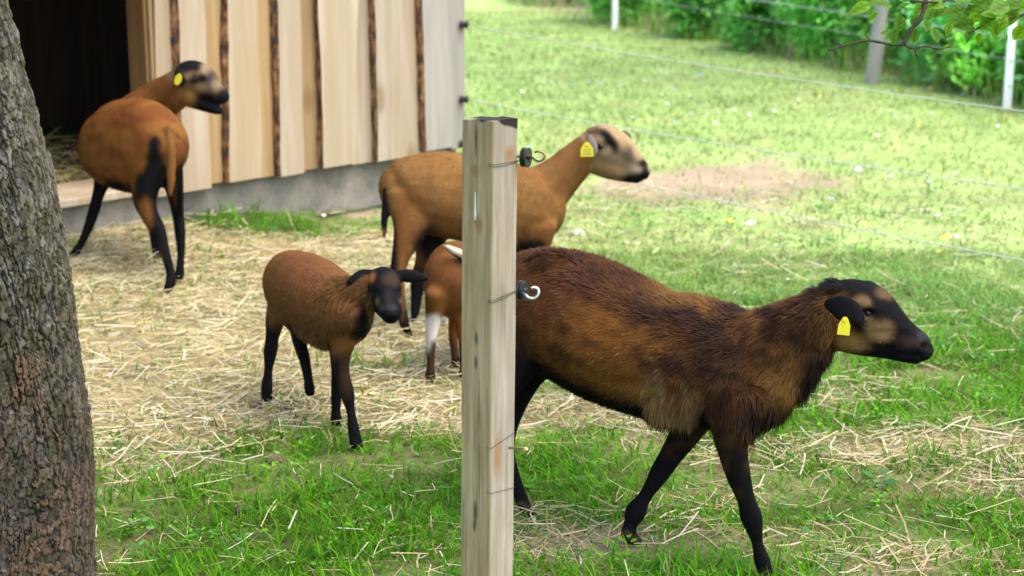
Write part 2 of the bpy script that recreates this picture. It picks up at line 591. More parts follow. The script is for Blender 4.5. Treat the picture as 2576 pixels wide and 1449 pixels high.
wood = wood_mat('sawn_pine', (.415, .365, .285), (.315, .240, .145), (.15, .085, .04))
wood_grey = wood_mat('weathered_pine', (.34, .325, .305), (.25, .23, .205), (.14, .10, .07))
wood_tan = wood_mat('honey_pine', (.36, .26, .135), (.28, .18, .075), (.16, .08, .03))
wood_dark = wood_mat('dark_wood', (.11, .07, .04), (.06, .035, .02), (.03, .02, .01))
m, t, b = new_mat('bark_edge')
v = coords(t, 'Object', (1, 1, .45), rnd=True)
nz = noise(t, v, 38, 5, .65)
c = ramp(t, nz, [(.38, (.030, .016, .010)), (.48, (.10, .042, .018)), (.58, (.25, .12, .038)), (.70, (.34, .22, .10))])
t.links.new(c, b.inputs['Base Color'])
b.inputs['Roughness'].default_value = .85
bump(t, b, nz, .9, .012)
bark_edge = m
m, t, b = new_mat('concrete')
v = coords(t, 'Object')
nz = noise(t, v, 6, 6, .6)
nf = noise(t, v, 60, 4, .6)
c = ramp(t, nz, [(.3, (.09, .08, .06)), (.55, (.20, .18, .145)), (.75, (.27, .245, .20))])
t.links.new(mix(t, .35, c, ramp(t, nf, [(.3, (.06, .052, .042)), (.7, (.22, .20, .17))])), b.inputs['Base Color'])
b.inputs['Roughness'].default_value = .9
bump(t, b, nf, .5, .006)
concrete = m

shed = empty('shed', SHED_P, 'pale timber shed clad in upright live edge boards on a concrete plinth', 'shed')
shed.rotation_euler = (0, 0, SHED_A)
Z0 = float(SHED_P[2])
WALL_TOP = 2.35 - Z0
ZS = .5034
def hit(zx, zy, off):
    L, z = wall_hit(zx * ZS, zy * ZS, off)
    return L, z - Z0

UPPER = [  # bark edge, face left, face right at the picture's top; the same at the foot; foot height row
    (848, 893, 1025, 880, 918, 1060, 962), (1100, 1140, 1285, 1110, 1150, 1310, 912), (1345, 1385, 1500, 1370, 1405, 1520, 884),
    (1565, 1590, 1790, 1590, 1615, 1775, 842), (1840, 1870, 2010, 1860, 1890, 2030, 808), (2070, 2108, 2255, 2095, 2130, 2270, 756)]
LOWER = [(772, 870, 792, 900, 985), (1010, 1125, 1045, 1130, 920), (1270, 1365, 1295, 1390, 890), (1485, 1580, 1505, 1605, 854),
         (1775, 1860, 1760, 1878, 824), (1995, 2090, 2015, 2112, 785), (2240, 2322, 2255, 2320, 748)]

def plank(kind, xt, xb, zb, zt_ref, mat_, seed):
    """kind 'live': bark-edged board standing proud; kind 'flat': board set back between them"""
    nz_ = 34
    zz = np.linspace(zb, WALL_TOP, nz_)
    f = (zz - zb) / (zt_ref - zb)
    r = np.random.default_rng(seed)
    X = [xb[i] + (xt[i] - xb[i]) * np.minimum(f, 1.6) for i in range(len(xt))]
    def wob(a, s):
        return a * (fbm(np.stack([zz * s, np.full_like(zz, seed * 3.7), np.full_like(zz, a * 900)], -1), 3) - .5) * 2
    if kind == 'live':
        w1, w2 = wob(.014, 4.0), wob(.012, 3.4)
        pts = [(X[0] + wob(.012, 9), -.028), (X[0] + .25 * (X[1] - X[0]) + wob(.010, 14), -.048), (X[1] + w1, -.064), (X[1] * .5 + X[2] * .5, -.0655), (X[2] + w2, -.064), (X[2] + w2 + .022, -.028)]
        mi = [1, 1, 0, 0, 1]
    else:
        w2 = wob(.006, 3)
        pts = [(X[0], -.004), (X[0], -.027), (X[0] * .5 + X[1] * .5, -.028), (X[1] + w2, -.027), (X[1] + w2, -.004)]
        mi = [0, 0, 0, 0]
    k = len(pts)
    xo = float(np.mean(pts[2][0]))
    V = np.zeros((nz_, k, 3))
    for i, (px_, py_) in enumerate(pts):
        V[:, i, 0] = px_ - xo
        V[:, i, 1] = py_
        V[:, i, 2] = zz - zb
    Q = grid_faces(k, nz_)
    mats = np.tile(mi, nz_ - 1)
    V = V.reshape(-1, 3)
    sizes = [4] * len(Q) + [k, k]
    loops = list(Q.ravel()) + list(range(k))[::-1] + list(range((nz_ - 1) * k, nz_ * k))
    me = mesh_np('plank', V, sizes, loops, smooth=False, matidx=list(mats) + [0, 0])
    me.materials.append(mat_)
    me.materials.append(bark_edge)
    loc_link('plank', me, None, shed, (xo, 0, zb))

upm = [wood, wood, wood, wood, wood, wood_grey]
for i, (a0, a1, a2, b0, b1, b2, yb) in enumerate(UPPER):
    ztop = hit(a1, 0, .064)[1]
    zb = hit(b1, yb, .064)[1]
    plank('live', [hit(a0, 0, .028)[0], hit(a1, 0, .064)[0], hit(a2, 0, .064)[0]], [hit(b0, yb, .028)[0], hit(b1, yb, .064)[0], hit(b2, yb, .064)[0]], zb, ztop, upm[i], 3 + i)
lom = [wood, wood_tan, wood_tan, wood_tan, wood, wood, wood_grey]
for i, (a0, a1, b0, b1, yb) in enumerate(LOWER):
    ztop = hit(a0, 0, .027)[1]
    zb = hit(b0, yb, .027)[1]
    plank('flat', [hit(a0, 0, .027)[0], hit(a1, 0, .027)[0]], [hit(b0, yb, .027)[0], hit(b1, yb, .027)[0]], zb, ztop, lom[i], 30 + i)

XJ0, XJ1 = hit(712, 150, .0)[0], hit(776, 150, .03)[0]
XD = XJ0 - 1.25                                        # far side of the doorway, hidden by the apple tree
LEN = hit(2318, 300, .03)[0]
DEPTH = 2.6
floor_z = .20
loc_link('foundation', box_mesh('foundation', XJ0, LEN - .02, .004, .16, -.35, .34, .01), concrete, shed)
loc_link('threshold_wall', box_mesh('threshold_wall', XD - 1.2, XJ0 - .002, .010, .16, -.35, .120, .01), concrete, shed)
loc_link('door_sill', box_mesh('door_sill', XD - .1, XJ0 + .05, -.030, .30, .124, .158, .006), wood, shed)
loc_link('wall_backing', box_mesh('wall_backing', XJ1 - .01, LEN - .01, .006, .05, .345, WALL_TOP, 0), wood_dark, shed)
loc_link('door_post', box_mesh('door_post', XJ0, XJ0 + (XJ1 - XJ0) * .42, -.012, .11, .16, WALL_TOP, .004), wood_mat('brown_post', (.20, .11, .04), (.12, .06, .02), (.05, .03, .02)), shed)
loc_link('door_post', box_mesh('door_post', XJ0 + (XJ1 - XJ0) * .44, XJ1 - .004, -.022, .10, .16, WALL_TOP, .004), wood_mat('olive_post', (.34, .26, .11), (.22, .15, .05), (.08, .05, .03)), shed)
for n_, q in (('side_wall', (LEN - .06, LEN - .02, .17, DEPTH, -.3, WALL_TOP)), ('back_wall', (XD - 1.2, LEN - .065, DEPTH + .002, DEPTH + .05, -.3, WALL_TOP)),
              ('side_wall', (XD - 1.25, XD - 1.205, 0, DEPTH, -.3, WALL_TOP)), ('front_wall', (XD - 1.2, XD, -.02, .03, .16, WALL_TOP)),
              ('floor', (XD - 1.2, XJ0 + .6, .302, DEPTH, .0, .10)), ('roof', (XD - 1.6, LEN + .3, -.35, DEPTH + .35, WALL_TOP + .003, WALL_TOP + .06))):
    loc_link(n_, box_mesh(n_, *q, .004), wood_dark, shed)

# bedding straw lying inside the doorway
def bedding():
    n = 2600
    u = RNG.uniform(XD - .5, XJ0 + .2, n)
    w = .32 + RNG.random(n) ** 1.5 * 1.4
    h = Z0 + .11 + .10 * n2(u, w, 3, 2) * RNG.random(n) + .05 * sstep(.3, .9, w)
    P = SHED_P[None] * [1, 1, 0] + SHED_T * u[:, None] - SHED_N * w[:, None] + np.stack([0 * h, 0 * h, h], -1)
    az = RNG.uniform(0, 6.28, n)
    d = nrm(np.stack([np.cos(az), np.sin(az), RNG.normal(0, .25, n)], -1))
    c = np.array([.42, .35, .14]) * RNG.uniform(.6, 1.2, (n, 1))
    return blades(P, d, RNG.uniform(.08, .26, n), RNG.uniform(.003, .006, n), nrm(np.cross(d, RNG.normal(0, 1, (n, 3)))), RNG.normal(0, .06, (n, 3)), c, c)
tag(link('bedding_straw', mesh_np('bedding_straw', *bedding()), smat), 'heaped bedding straw inside the dark shed doorway', 'straw', kind='stuff')

black_plastic = plain_mat('black_plastic', (.012, .013, .015), .4, 0, .3)
def disc_insulator(axis, r, thick):
    """grooved round insulator turned about axis (unit vector), centred at the origin"""
    ax = nrm(np.asarray(axis, dtype=float))
    prof = [(-.5, .35), (-.5, 1), (-.25, 1.0), (-.15, .72), (.15, .72), (.25, 1.0), (.5, 1), (.5, .35), (.75, .3)]
    u = nrm(np.cross(ax, [0, 0, 1.]))
    w = np.cross(ax, u)
    A = np.linspace(0, 2 * np.pi, 20, endpoint=False)
    V = np.concatenate([ax * h * thick + r * q * (np.cos(A)[:, None] * u + np.sin(A)[:, None] * w) for h, q in prof])
    Q = grid_faces(20, len(prof), True)
    k = len(prof)
    return mesh_np('insulator', V, [4] * len(Q) + [20, 20], list(Q.ravel()) + list(range(20))[::-1] + list(range((k - 1) * 20, k * 20)), smooth=False)

WIRE_Y = [(62, 275), (250, 470), (362, 650)]
wire_mat = plain_mat('white_polywire', (.5, .52, .5), .5, 0, .2, 300)
for i, (yl, yr) in enumerate(WIRE_Y):
    L, z = wall_hit(1160, yl, .03)
    loc_link('insulator', disc_insulator((.6, -.8, 0), .019, .034), black_plastic, shed, (L + .006, -.045, z - Z0))
    p0 = SHED_P * [1, 1, 0] + SHED_T * (L + .012) + SHED_N * .055 + np.array([0, 0, z])
    p1 = at(2575, yr, 6.6)
    p2 = p0 + (p1 - p0) * 1.12
    ts = np.linspace(0, 1, 24)[:, None]
    path = p0 + (p2 - p0) * ts - np.array([0, 0, .02]) * (4 * ts * (1 - ts))
    V, S, Lp = tube_np(path, .0022, 6)
    w_o = link('fence_wire', mesh_np('fence_wire', V, S, Lp), wire_mat)
    tag(w_o, ['top white electric fence wire strung from the shed corner', 'middle white electric fence wire strung from the shed corner', 'lowest white electric fence wire strung from the shed corner'][i], 'wire', 'electric fence wires from the shed corner')

# ================================================================ wooden gate post
POST_W = .078
base = at(1222, 1700, 3.44)
post_d = 3.46
pt = at(1238, 293, post_d)
pb_xy = at(1222, 1449, post_d + .12)
p_low = np.array([pt[0] - .0155, pt[1], float(ground_z(pt[0], pt[1])) - .05])
gate_post = empty('fence_post', (p_low[0], p_low[1], 0), 'square pale wooden fence post with charred top and hook insulators', 'fence post')
gate_post.rotation_euler = (0, math.radians(.75), math.radians(-37.6))
H = float(pt[2])
m, t, b = new_mat('post_wood')
v = coords(t, 'Object', (1, 1, .05))
n1 = noise(t, v, 120, 6, .6)
n2_ = noise(t, coords(t, 'Object', (1, 1, .12)), 24, 4, .55)
c = ramp(t, n1, [(.28, (.19, .155, .105)), (.5, (.295, .26, .20)), (.7, (.385, .35, .29))])
c = mix(t, ramp(t, n2_, [(.42, (0, 0, 0)), (.75, (.75, .75, .75))]), c, (.22, .17, .09))
ncr = noise(t, coords(t, 'Object', (1, 1, .022)), 75, 3, .5)
c = mix(t, ramp(t, ncr, [(.66, (0, 0, 0)), (.70, (.75, .75, .75))]), c, (.10, .075, .045))
nst = noise(t, coords(t, 'Object', (1, 1, .25)), 9, 5, .65)
c = mix(t, ramp(t, nst, [(.50, (0, 0, 0)), (.72, (.6, .6, .6))]), c, (.19, .165, .13))
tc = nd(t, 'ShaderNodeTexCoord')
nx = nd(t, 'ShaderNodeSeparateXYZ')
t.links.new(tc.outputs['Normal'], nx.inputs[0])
left_tint = nd(t, 'ShaderNodeMath', operation='MULTIPLY')
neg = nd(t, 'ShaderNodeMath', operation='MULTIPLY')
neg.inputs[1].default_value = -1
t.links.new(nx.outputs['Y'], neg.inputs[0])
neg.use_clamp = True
t.links.new(neg.outputs[0], left_tint.inputs[0])
left_tint.inputs[1].default_value = 1.0
c = mix(t, left_tint.outputs[0], c, mix(t, 1.0, c, (1.15, 1.03, .72), 'MULTIPLY'))  # left face yellowed and brightened in colour, offsetting the weaker light there
px_ = nd(t, 'ShaderNodeSeparateXYZ')
t.links.new(tc.outputs['Object'], px_.inputs[0])
for (kx, ky, kz, kr, el) in ((-.006, -.039, H - .100, .0085, 1.3), (-.004, -.039, H - .035, .003, 9), (.004, -.039, H - .205, .008, 1.8), (0, -.039, H - .435, .0035, 3.5), (-.001, -.039, H - .485, .0035, 3.2), (0, -.039, H - .80, .0045, 4.5), (-.002, -.039, H - .83, .0035, 3),
                             (.039, .012, H - .07, .014, 1.0), (.039, -.02, H - .68, .010, 3.5)):
    ds = nd(t, 'ShaderNodeVectorMath', operation='DISTANCE')
    mpk = nd(t, 'ShaderNodeMapping')
    mpk.inputs['Scale'].default_value = (1, 1, 1 / el)
    t.links.new(tc.outputs['Object'], mpk.inputs['Vector'])
    t.links.new(mpk.outputs[0], ds.inputs[0])
    ds.inputs[1].default_value = (kx, ky, kz / el)
    dv = nd(t, 'ShaderNodeMath', operation='DIVIDE')
    t.links.new(ds.outputs['Value'], dv.inputs[0])
    dv.inputs[1].default_value = kr * 2
    big = kr > .006
    c = mix(t, ramp(t, dv.outputs[0], [(.18, (.85,) * 3), (.5, (.5,) * 3), (.8, (0, 0, 0))]), c, (.24, .135, .05) if big else (.05, .036, .026))
zz_ = nd(t, 'ShaderNodeMath', operation='ADD')
nzc = noise(t, coords(t, 'Object', (1, 1, .5)), 22, 3)
sc = nd(t, 'ShaderNodeMath', operation='MULTIPLY')
sc.inputs[1].default_value = .035
t.links.new(nzc, sc.inputs[0])
sx = nd(t, 'ShaderNodeMath', operation='MULTIPLY')
sx.inputs[1].default_value = .34
t.links.new(px_.outputs['Y'], sx.inputs[0])
ad0 = nd(t, 'ShaderNodeMath', operation='ADD')
t.links.new(sc.outputs[0], ad0.inputs[0])
t.links.new(sx.outputs[0], ad0.inputs[1])
t.links.new(px_.outputs['Z'], zz_.inputs[0])
t.links.new(ad0.outputs[0], zz_.inputs[1])
mr = nd(t, 'ShaderNodeMapRange')
mr.inputs['From Min'].default_value = H + .0035
mr.inputs['From Max'].default_value = H + .0085
t.links.new(zz_.outputs[0], mr.inputs['Value'])
c = mix(t, mr.outputs[0], c, (.018, .016, .015))
t.links.new(c, b.inputs['Base Color'])
b.inputs['Roughness'].default_value = .8
b.inputs['Specular IOR Level'].default_value = .2
bump(t, b, n1, .5, .0025)
post_wood = m
def post_shaft():
    nzz = 90
    zz = np.linspace(-.25, H, nzz)
    w = POST_W / 2
    cor = []
    r = .004
    for sx_, sy_ in ((1, -1), (1, 1), (-1, 1), (-1, -1)):
        a0 = math.atan2(sy_, sx_)
        for da in (-.6, 0, .6):
            cor.append((sx_ * (w - r) + r * math.cos(a0 + da), sy_ * (w - r) + r * math.sin(a0 + da)))
    ed = []
    for i in range(len(cor)):
        p, q = np.array(cor[i]), np.array(cor[(i + 1) % len(cor)])
        ed.append(p)
        if np.linalg.norm(q - p) > .02:
            for f in (.25, .5, .75): ed.append(p + (q - p) * f)
    ed = np.array(ed)
    k = len(ed)
    V = np.zeros((nzz, k, 3))
    V[:, :, :2] = ed
    V[:, :, 2] = zz[:, None]
    nv = fbm(np.stack([V[..., 0] * 30, V[..., 1] * 30, V[..., 2] * 6], -1), 3) - .5
    V[:, :, :2] *= (1 + nv * .035)[..., None]
    V[-1, :, 2] += -.004 * (ed[:, 0] < -.01) - .003 * (ed[:, 1] > .02)
    Q = grid_faces(k, nzz, True)
    return mesh_np('shaft', V.reshape(-1, 3), [4] * len(Q) + [k], list(Q.ravel()) + list(range((nzz - 1) * k, nzz * k)), smooth=False)
loc_link('shaft', post_shaft(), post_wood, gate_post)
bronze = plain_mat('bronze_hook', (.26, .15, .06), .35, .9, .3)
steel = plain_mat('zinc_hook', (.62, .62, .60), .3, .9, .2)
brass = plain_mat('brass_hook', (.55, .45, .16), .3, .9, .2)
dark_wire = plain_mat('dark_wire', (.03, .028, .026), .5, .5)
bpy.context.view_layer.update()
PM = Matrix.Translation(gate_post.location) @ gate_post.rotation_euler.to_matrix().to_4x4()
PMI = PM.inverted()
def to_post(p): return np.array(PMI @ Vector(p))
def hook(name, pts, r, mat_, d=3.47):
    path = np.array([to_post(at(x, y, d + dd)) for x, y, dd in pts])
    n = 40
    tt = np.linspace(0, len(path) - 1, n)
    i = np.clip(tt.astype(int), 0, len(path) - 2)
    f = (tt - i)[:, None]
    P = lambda k: path[np.clip(k, 0, len(path) - 1)]
    sp = .5 * (2 * P(i) + (P(i + 1) - P(i - 1)) * f + (2 * P(i - 1) - 5 * P(i) + 4 * P(i + 1) - P(i + 2)) * f ** 2 + (3 * P(i) - P(i - 1) - 3 * P(i + 1) + P(i + 2)) * f ** 3)
    V, S, L = tube_np(sp, r, 8)
    loc_link(name, mesh_np(name, V, S, L), mat_, gate_post)
for (ix, iy) in ((1322, 396), (1314, 731)):
    c = to_post(at(ix, iy, 3.485))
    ax = np.array(PMI.to_3x3() @ Vector((.90, -.35, 0)))
    loc_link('insulator', disc_insulator(ax, .0195, .013), black_plastic, gate_post, c)
hook('hook', [(1300, 394, .03), (1335, 396, 0), (1350, 405, -.01), (1362, 404, -.012), (1370, 394, -.012), (1364, 384, -.012), (1352, 381, -.012), (1345, 384, -.01)], .0024, bronze)
hook('hook', [(1296, 738, .03), (1318, 740, 0), (1330, 749, -.01), (1344, 750, -.012), (1354, 740, -.012), (1353, 728, -.012), (1344, 723, -.012), (1336, 725, -.012)], .0029, steel)
hook('hook', [(1280, 1127, .03), (1300, 1126, .0), (1316, 1127, -.01), (1326, 1130, -.012), (1318, 1133, -.012), (1303, 1131, 0)], .0026, brass)
hw = POST_W / 2 + .0012
for (za, zb, n_) in ((H - .083, H - .086, 2), (H - .352, H - .345, 2), (H - .655, H - .641, 1), (H - .75, H - .76, 1)):
    for q in range(n_):
        P = np.array([[hw - .012, -hw, za - .004 * q], [hw, -hw, za - .004 * q], [hw, 0, (za + zb) / 2 - .005 * q], [hw, hw, zb - .001 * q], [hw - .02, hw, zb]])
        V, S, L = tube_np(P, .0005, 5)
        loc_link('tie_wire', mesh_np('tie_wire', V, S, L), dark_wire, gate_post)
P = np.array([[-.004, -hw, H - .142], [-.004, -hw, H - .165], [-.0035, -hw - .0004, H - .185], [-.003, -hw - .0008, H - .198]])
V, S, L = tube_np(P, [.0007, .0012, .0022, .003], 8)
loc_link('resin_drip', mesh_np('resin_drip', V, S, L), plain_mat('resin', (.62, .68, .64), .35), gate_post)

# ================================================================ apple tree: trunk at the left, crown overhead, one twig hanging into view
TY = 3.55
def ray_at_y(px, py, Y):
    d = at(px, py, 1.0) - CAM
    return CAM + d * (Y / d[1])
edge = np.array([ray_at_y(x, y, TY) for x, y in ((236, 1560), (233, 1449), (229, 1250), (214, 1050), (190, 860), (160, 640), (120, 450), (80, 290), (38, 110), (4, 0))])
ez, ex = edge[:, 2], edge[:, 0]
def trunk_c(z):
    z = np.asarray(z, dtype=float)
    xe = np.interp(z, ez, ex) - np.maximum(z - ez[-1], 0) * .12
    R = .185 - .018 * z + .05 * np.exp(-np.maximum(z, 0) / .12)
    return xe - R + np.where(z < ez[0], 0, 0), R
TREE0 = (float(trunk_c(.0)[0]), TY, 0)
tree = empty('apple_tree', TREE0, 'old apple tree with rough grey lichened bark and leafy overhanging twigs', 'tree')
nv_ = 500
zz = np.linspace(-.12, 1.75, nv_)
th = np.concatenate([np.linspace(-2.5, .55, 360), np.linspace(.55, 2 * np.pi - 2.5, 70)[1:-1]])   # finer where it faces the paddock
nu = len(th)
TH, ZZ = np.meshgrid(th, zz)
cx_, R_ = trunk_c(ZZ)
wA = fbm(np.stack([TH * 3.0, ZZ * 5, 0 * ZZ], -1), 3) - .5
wB = fbm(np.stack([TH * 9, ZZ * 18, 0 * ZZ + 5], -1), 3) - .5
wC = fbm(np.stack([TH * 26, ZZ * 70, 0 * ZZ + 5], -1), 2) - .5
a_ = TH * .18 / .0150 + 3.6 * wA + 1.9 * wB + 1.0 * wC + ZZ * 2.0
ri = np.floor(a_).astype(int)
fa = a_ - ri
dv = np.minimum(fa, 1 - fa) * .0135
zer = np.zeros_like(ri)
b_ = ZZ / (.015 + .015 * _h(ri, zer, 4)) + 9 * _h(ri, zer, 9) + 1.6 * wB + 1.2 * wC
rj = np.floor(b_).astype(int)
fb = b_ - rj
dh = np.minimum(fb, 1 - fb) * .028
cell = _h(ri, rj, 21)
cell2 = _h(ri, rj, 33)
oy = fb - .5
nwd = fbm(np.stack([TH * 8, ZZ * 10, 0 * ZZ + 12], -1), 2)
wv = .0010 + .0046 * np.clip(nwd - .25, 0, 1)
wh = .0010 + .0042 * cell2 * nwd
closed = sstep(.56, .66, fbm(np.stack([TH * 10, ZZ * 16, 0 * ZZ + 44], -1), 2))
crack = np.minimum(np.maximum(sstep(0, 1, dv / wv), .7 * closed), .08 + .92 * sstep(0, 1, dh / wh))
big = fbm(np.stack([TH * 2.2, ZZ * 5, 0 * ZZ + 9], -1), 3) - .5
fine = fbm(np.stack([TH * 45, ZZ * 150, 0 * ZZ + 2], -1), 3) - .5
disp = .0085 * crack * (.45 + .8 * cell + .9 * oy * (cell2 - .4)) + .022 * big + .0045 * fine - .005
Rr = R_ + disp
PX = cx_ + Rr * np.cos(TH)
PY = TY + Rr * np.sin(TH)
V = np.stack([PX, PY, ZZ], -1).reshape(-1, 3) - np.array(TREE0)
n_a = fbm(np.stack([TH * 5, ZZ * 12, 0 * ZZ + 3], -1), 3).ravel()[:, None]
n_b = fbm(np.stack([TH * 14, ZZ * 34, 0 * ZZ + 6], -1), 3).ravel()[:, None]
zf = ZZ.ravel()[:, None]
cel = cell.ravel()[:, None]
lich = np.array([.125, .115, .066]); grey = np.array([.20, .18, .145]); brown = np.array([.095, .072, .048]); rust = np.array([.20, .098, .042])
low = 1 - sstep(.25, .95, zf + .5 * (n_a - .5))
bc = lich * (1 - sstep(.4, .65, n_b)) + grey * sstep(.4, .65, n_b)
w = np.clip(low * .8 * sstep(.35, .6, cel * .5 + n_a * .6), 0, 1)
bc = bc * (1 - w) + brown * w
lx = np.array([-1.0, 0]) ; 
hot = np.zeros_like(zf)
for (qx, qy, rr, ss) in ((25, 960, .05, 1.0), (70, 1000, .03, .7), (30, 910, .025, .9), (140, 1300, .05, .55), (50, 1120, .07, .4), (100, 1410, .06, .6)):
    p = ray_at_y(qx, qy, TY - .17)
    hot = np.maximum(hot, ss * np.exp(-((V[:, :1] + TREE0[0] - p[0]) ** 2 / rr ** 2 + (zf - p[2]) ** 2 / (rr * 1.3) ** 2)))
hot = np.clip(hot * .6 * (sstep(.42, .62, n_b * .6 + cel * .5)), 0, .85)
bc = bc * (1 - hot) + rust * hot
bc = .66 * bc * (.42 + .80 * cel + .30 * cell2.ravel()[:, None]) * (.60 + .80 * (fine.ravel()[:, None] + .5))
cr = crack.ravel()[:, None]
bc = np.array([.012, .009, .007]) * (1 - cr) + bc * cr
trunk_mat = attr_mat('bark', .9, .15, 0, .25)
loc_link('trunk', mesh_quads('trunk', V, grid_faces(nu, nv_, True), bc, smooth=False), trunk_mat, tree)
# limbs
top = np.array([float(trunk_c(1.7)[0]), TY, 1.68])
limbs = [([top, top + [.1, -.1, .4], top + [.7, -.5, 1.0], top + [1.7, -.9, 1.5], top + [2.8, -1.1, 1.7]], .12), ([top, top + [-.2, .1, .5], top + [-.7, .2, 1.3], top + [-1.2, .1, 2.0]], .10),
         ([top, top + [.1, .2, .5], top + [.5, .7, 1.1], top + [1.2, 1.0, 1.6]], .09), ([top, top + [0, -.3, .5], top + [.1, -1.0, 1.1], top + [.4, -1.9, 1.7]], .09),
         ([top + [1.0, -.65, 1.18], top + [1.6, -.3, 1.0], top + [2.1, .0, .55], top + [2.35, .12, -.02]], .035), ([top + [1.7, -.9, 1.5], top + [2.3, -.2, 1.7], top + [2.9, .5, 1.8]], .05)]
for pts, r in limbs:
    pts = np.array(pts)
    tt = np.linspace(0, len(pts) - 1, 26)
    P = np.stack([np.interp(tt, np.arange(len(pts)), pts[:, k]) for k in range(3)], -1)
    P[1:-1] = (P[:-2] + P[1:-1] * 2 + P[2:]) / 4
    V, S, L = tube_np(P, np.linspace(r, r * .25, 26), 10)
    loc_link('limb', mesh_np('limb', V - np.array(TREE0), S, L, np.tile([.16, .13, .10], (len(V), 1))), trunk_mat, tree)
# the crown over the paddock
def leaf_cloud(n, centre, rad, size, tone, cl=40, seed=1, spread=.32, floor=None):
    r = np.random.default_rng(seed)
    cc = nrm(r.normal(0, 1, (cl, 3))) * r.random((cl, 1)) ** .4 * rad + centre
    k = r.integers(0, cl, n)
    P = cc[k] + r.normal(0, 1, (n, 3)) * spread * np.asarray(rad) * .9
    if floor is not None:
        P[:, 2] = np.where(P[:, 2] < floor, floor + (floor - P[:, 2]) * .6, P[:, 2])
    d = nrm(r.normal(0, 1, (n, 3)) + [0, 0, -.3])
    s = nrm(np.cross(d, nrm(r.normal(0, .6, (n, 3)) + [0, 0, 1.])))
    L = size * r.uniform(.6, 1.3, (n, 1))
    V = np.stack([P, P + d * L * .5 + s * L * .3, P + d * L, P + d * L * .5 - s * L * .3], 1).reshape(-1, 3)
    c = np.asarray(tone) * r.uniform(.6, 1.4, (n, 1)) * (1 + .25 * r.normal(0, 1, (cl, 1))[k]).clip(.5, 1.6)
    return V, np.full(n, 4), np.arange(4 * n), np.repeat(c, 4, 0)
leaf_mat = attr_mat('leaf', .55, .2, .5)
V, S, L, C = leaf_cloud(CROWN_N, np.array([.55, 2.6, 3.25]), np.array([2.6, 2.2, .85]), .085, (.06, .13, .02), 90, 5, .25, 2.0)
loc_link('crown', mesh_np('crown', V - np.array(TREE0), S, L, C), leaf_mat, tree)
tree.children[-1]['kind'] = 'stuff'
# the twig that hangs into the picture
D = 3.62
def spline(pts, n):
    path = np.array(pts, dtype=float)
    tt = np.linspace(0, len(path) - 1, n)
    i = np.clip(tt.astype(int), 0, len(path) - 2)
    f = (tt - i)[:, None]
    P = lambda k: path[np.clip(k, 0, len(path) - 1)]
    return .5 * (2 * P(i) + (P(i + 1) - P(i - 1)) * f + (2 * P(i - 1) - 5 * P(i) + 4 * P(i + 1) - P(i + 2)) * f ** 2 + (3 * P(i) - P(i - 1) - 3 * P(i + 1) + P(i + 2)) * f ** 3)
twigs = [([(2420, -330, .2), (2370, -120, .1), (2335, -30, .02), (2318, 40, 0), (2290, 75, 0), (2272, 112, 0)], .009, .0045), ([(2272, 112, 0), (2240, 112, .0), (2190, 103, -.02), (2150, 108, -.03), (2118, 116, -.04), (2084, 127, -.05)], .004, .0022),
         ([(2118, 116, -.04), (2105, 108, -.045), (2095, 101, -.05)], .0022, .0015), ([(2272, 112, 0), (2295, 122, .02), (2330, 117, .03), (2360, 124, .04), (2390, 118, .05)], .003, .0016), ([(2300, 122, .02), (2303, 135, .02), (2310, 145, .02)], .0025, .0018),
         ([(2640, 10, .1), (2580, 35, .08), (2530, 50, .05), (2480, 62, .03), (2435, 84, .0)], .006, .002), ([(2440, -150, .1), (2405, -60, .05), (2380, 0, .03), (2330, 5, 0), (2290, 2, 0)], .005, .002), ([(2530, -120, .1), (2520, -20, .06), (2495, 25, .04)], .004, .002),
         ([(2190, 103, -.02), (2180, 92, -.02), (2178, 84, -.02)], .002, .0014)]
branch_parts = []
for pts, r0, r1 in twigs:
    P = spline([at(x, y, D + q) for x, y, q in pts], 22)
    rr = .78 * np.linspace(r0, r1, 22) * (1 + .18 * np.sin(np.arange(22) * 1.9))
    branch_parts.append(tube_np(P, rr, 7))
V, S, L, _ = join_np(branch_parts)
twig_o = loc_link('branch', mesh_np('branch', V - np.array(TREE0), S, L, np.tile([.055, .042, .03], (len(V), 1))), trunk_mat, tree)
def leaf_mesh(tone, curl, asp):
    nu_, nv2 = 5, 9
    V, C = [], []
    for j in range(nv2):
        v_ = j / (nv2 - 1)
        w = asp * math.sin(math.pi * min(1, v_ * 1.02) ** .8) ** .8 if 0 < j < nv2 - 1 else .012
        for i in range(nu_):
            u_ = (i / (nu_ - 1) - .5) * 2
            V.append((u_ * w, v_, .10 * abs(u_) * w * 2 - curl * v_ * v_ + .02 * math.sin(9 * v_ + 3 * u_)))
            C.append(np.array(tone) * (1.15 if abs(u_) > .1 else .75) * (.9 + .25 * math.sin(22 * v_ - 8 * abs(u_))))
    return mesh_quads('leaf', np.array(V), grid_faces(nu_, nv2), np.array(C))
LMS = [leaf_mesh((.13, .29, .008), .22, .34), leaf_mesh((.085, .20, .012), .10, .30), leaf_mesh((.15, .32, .012), .38, .27), leaf_mesh((.11, .25, .02), -.12, .32)]
for q in LMS: q.materials.append(leaf_mat)
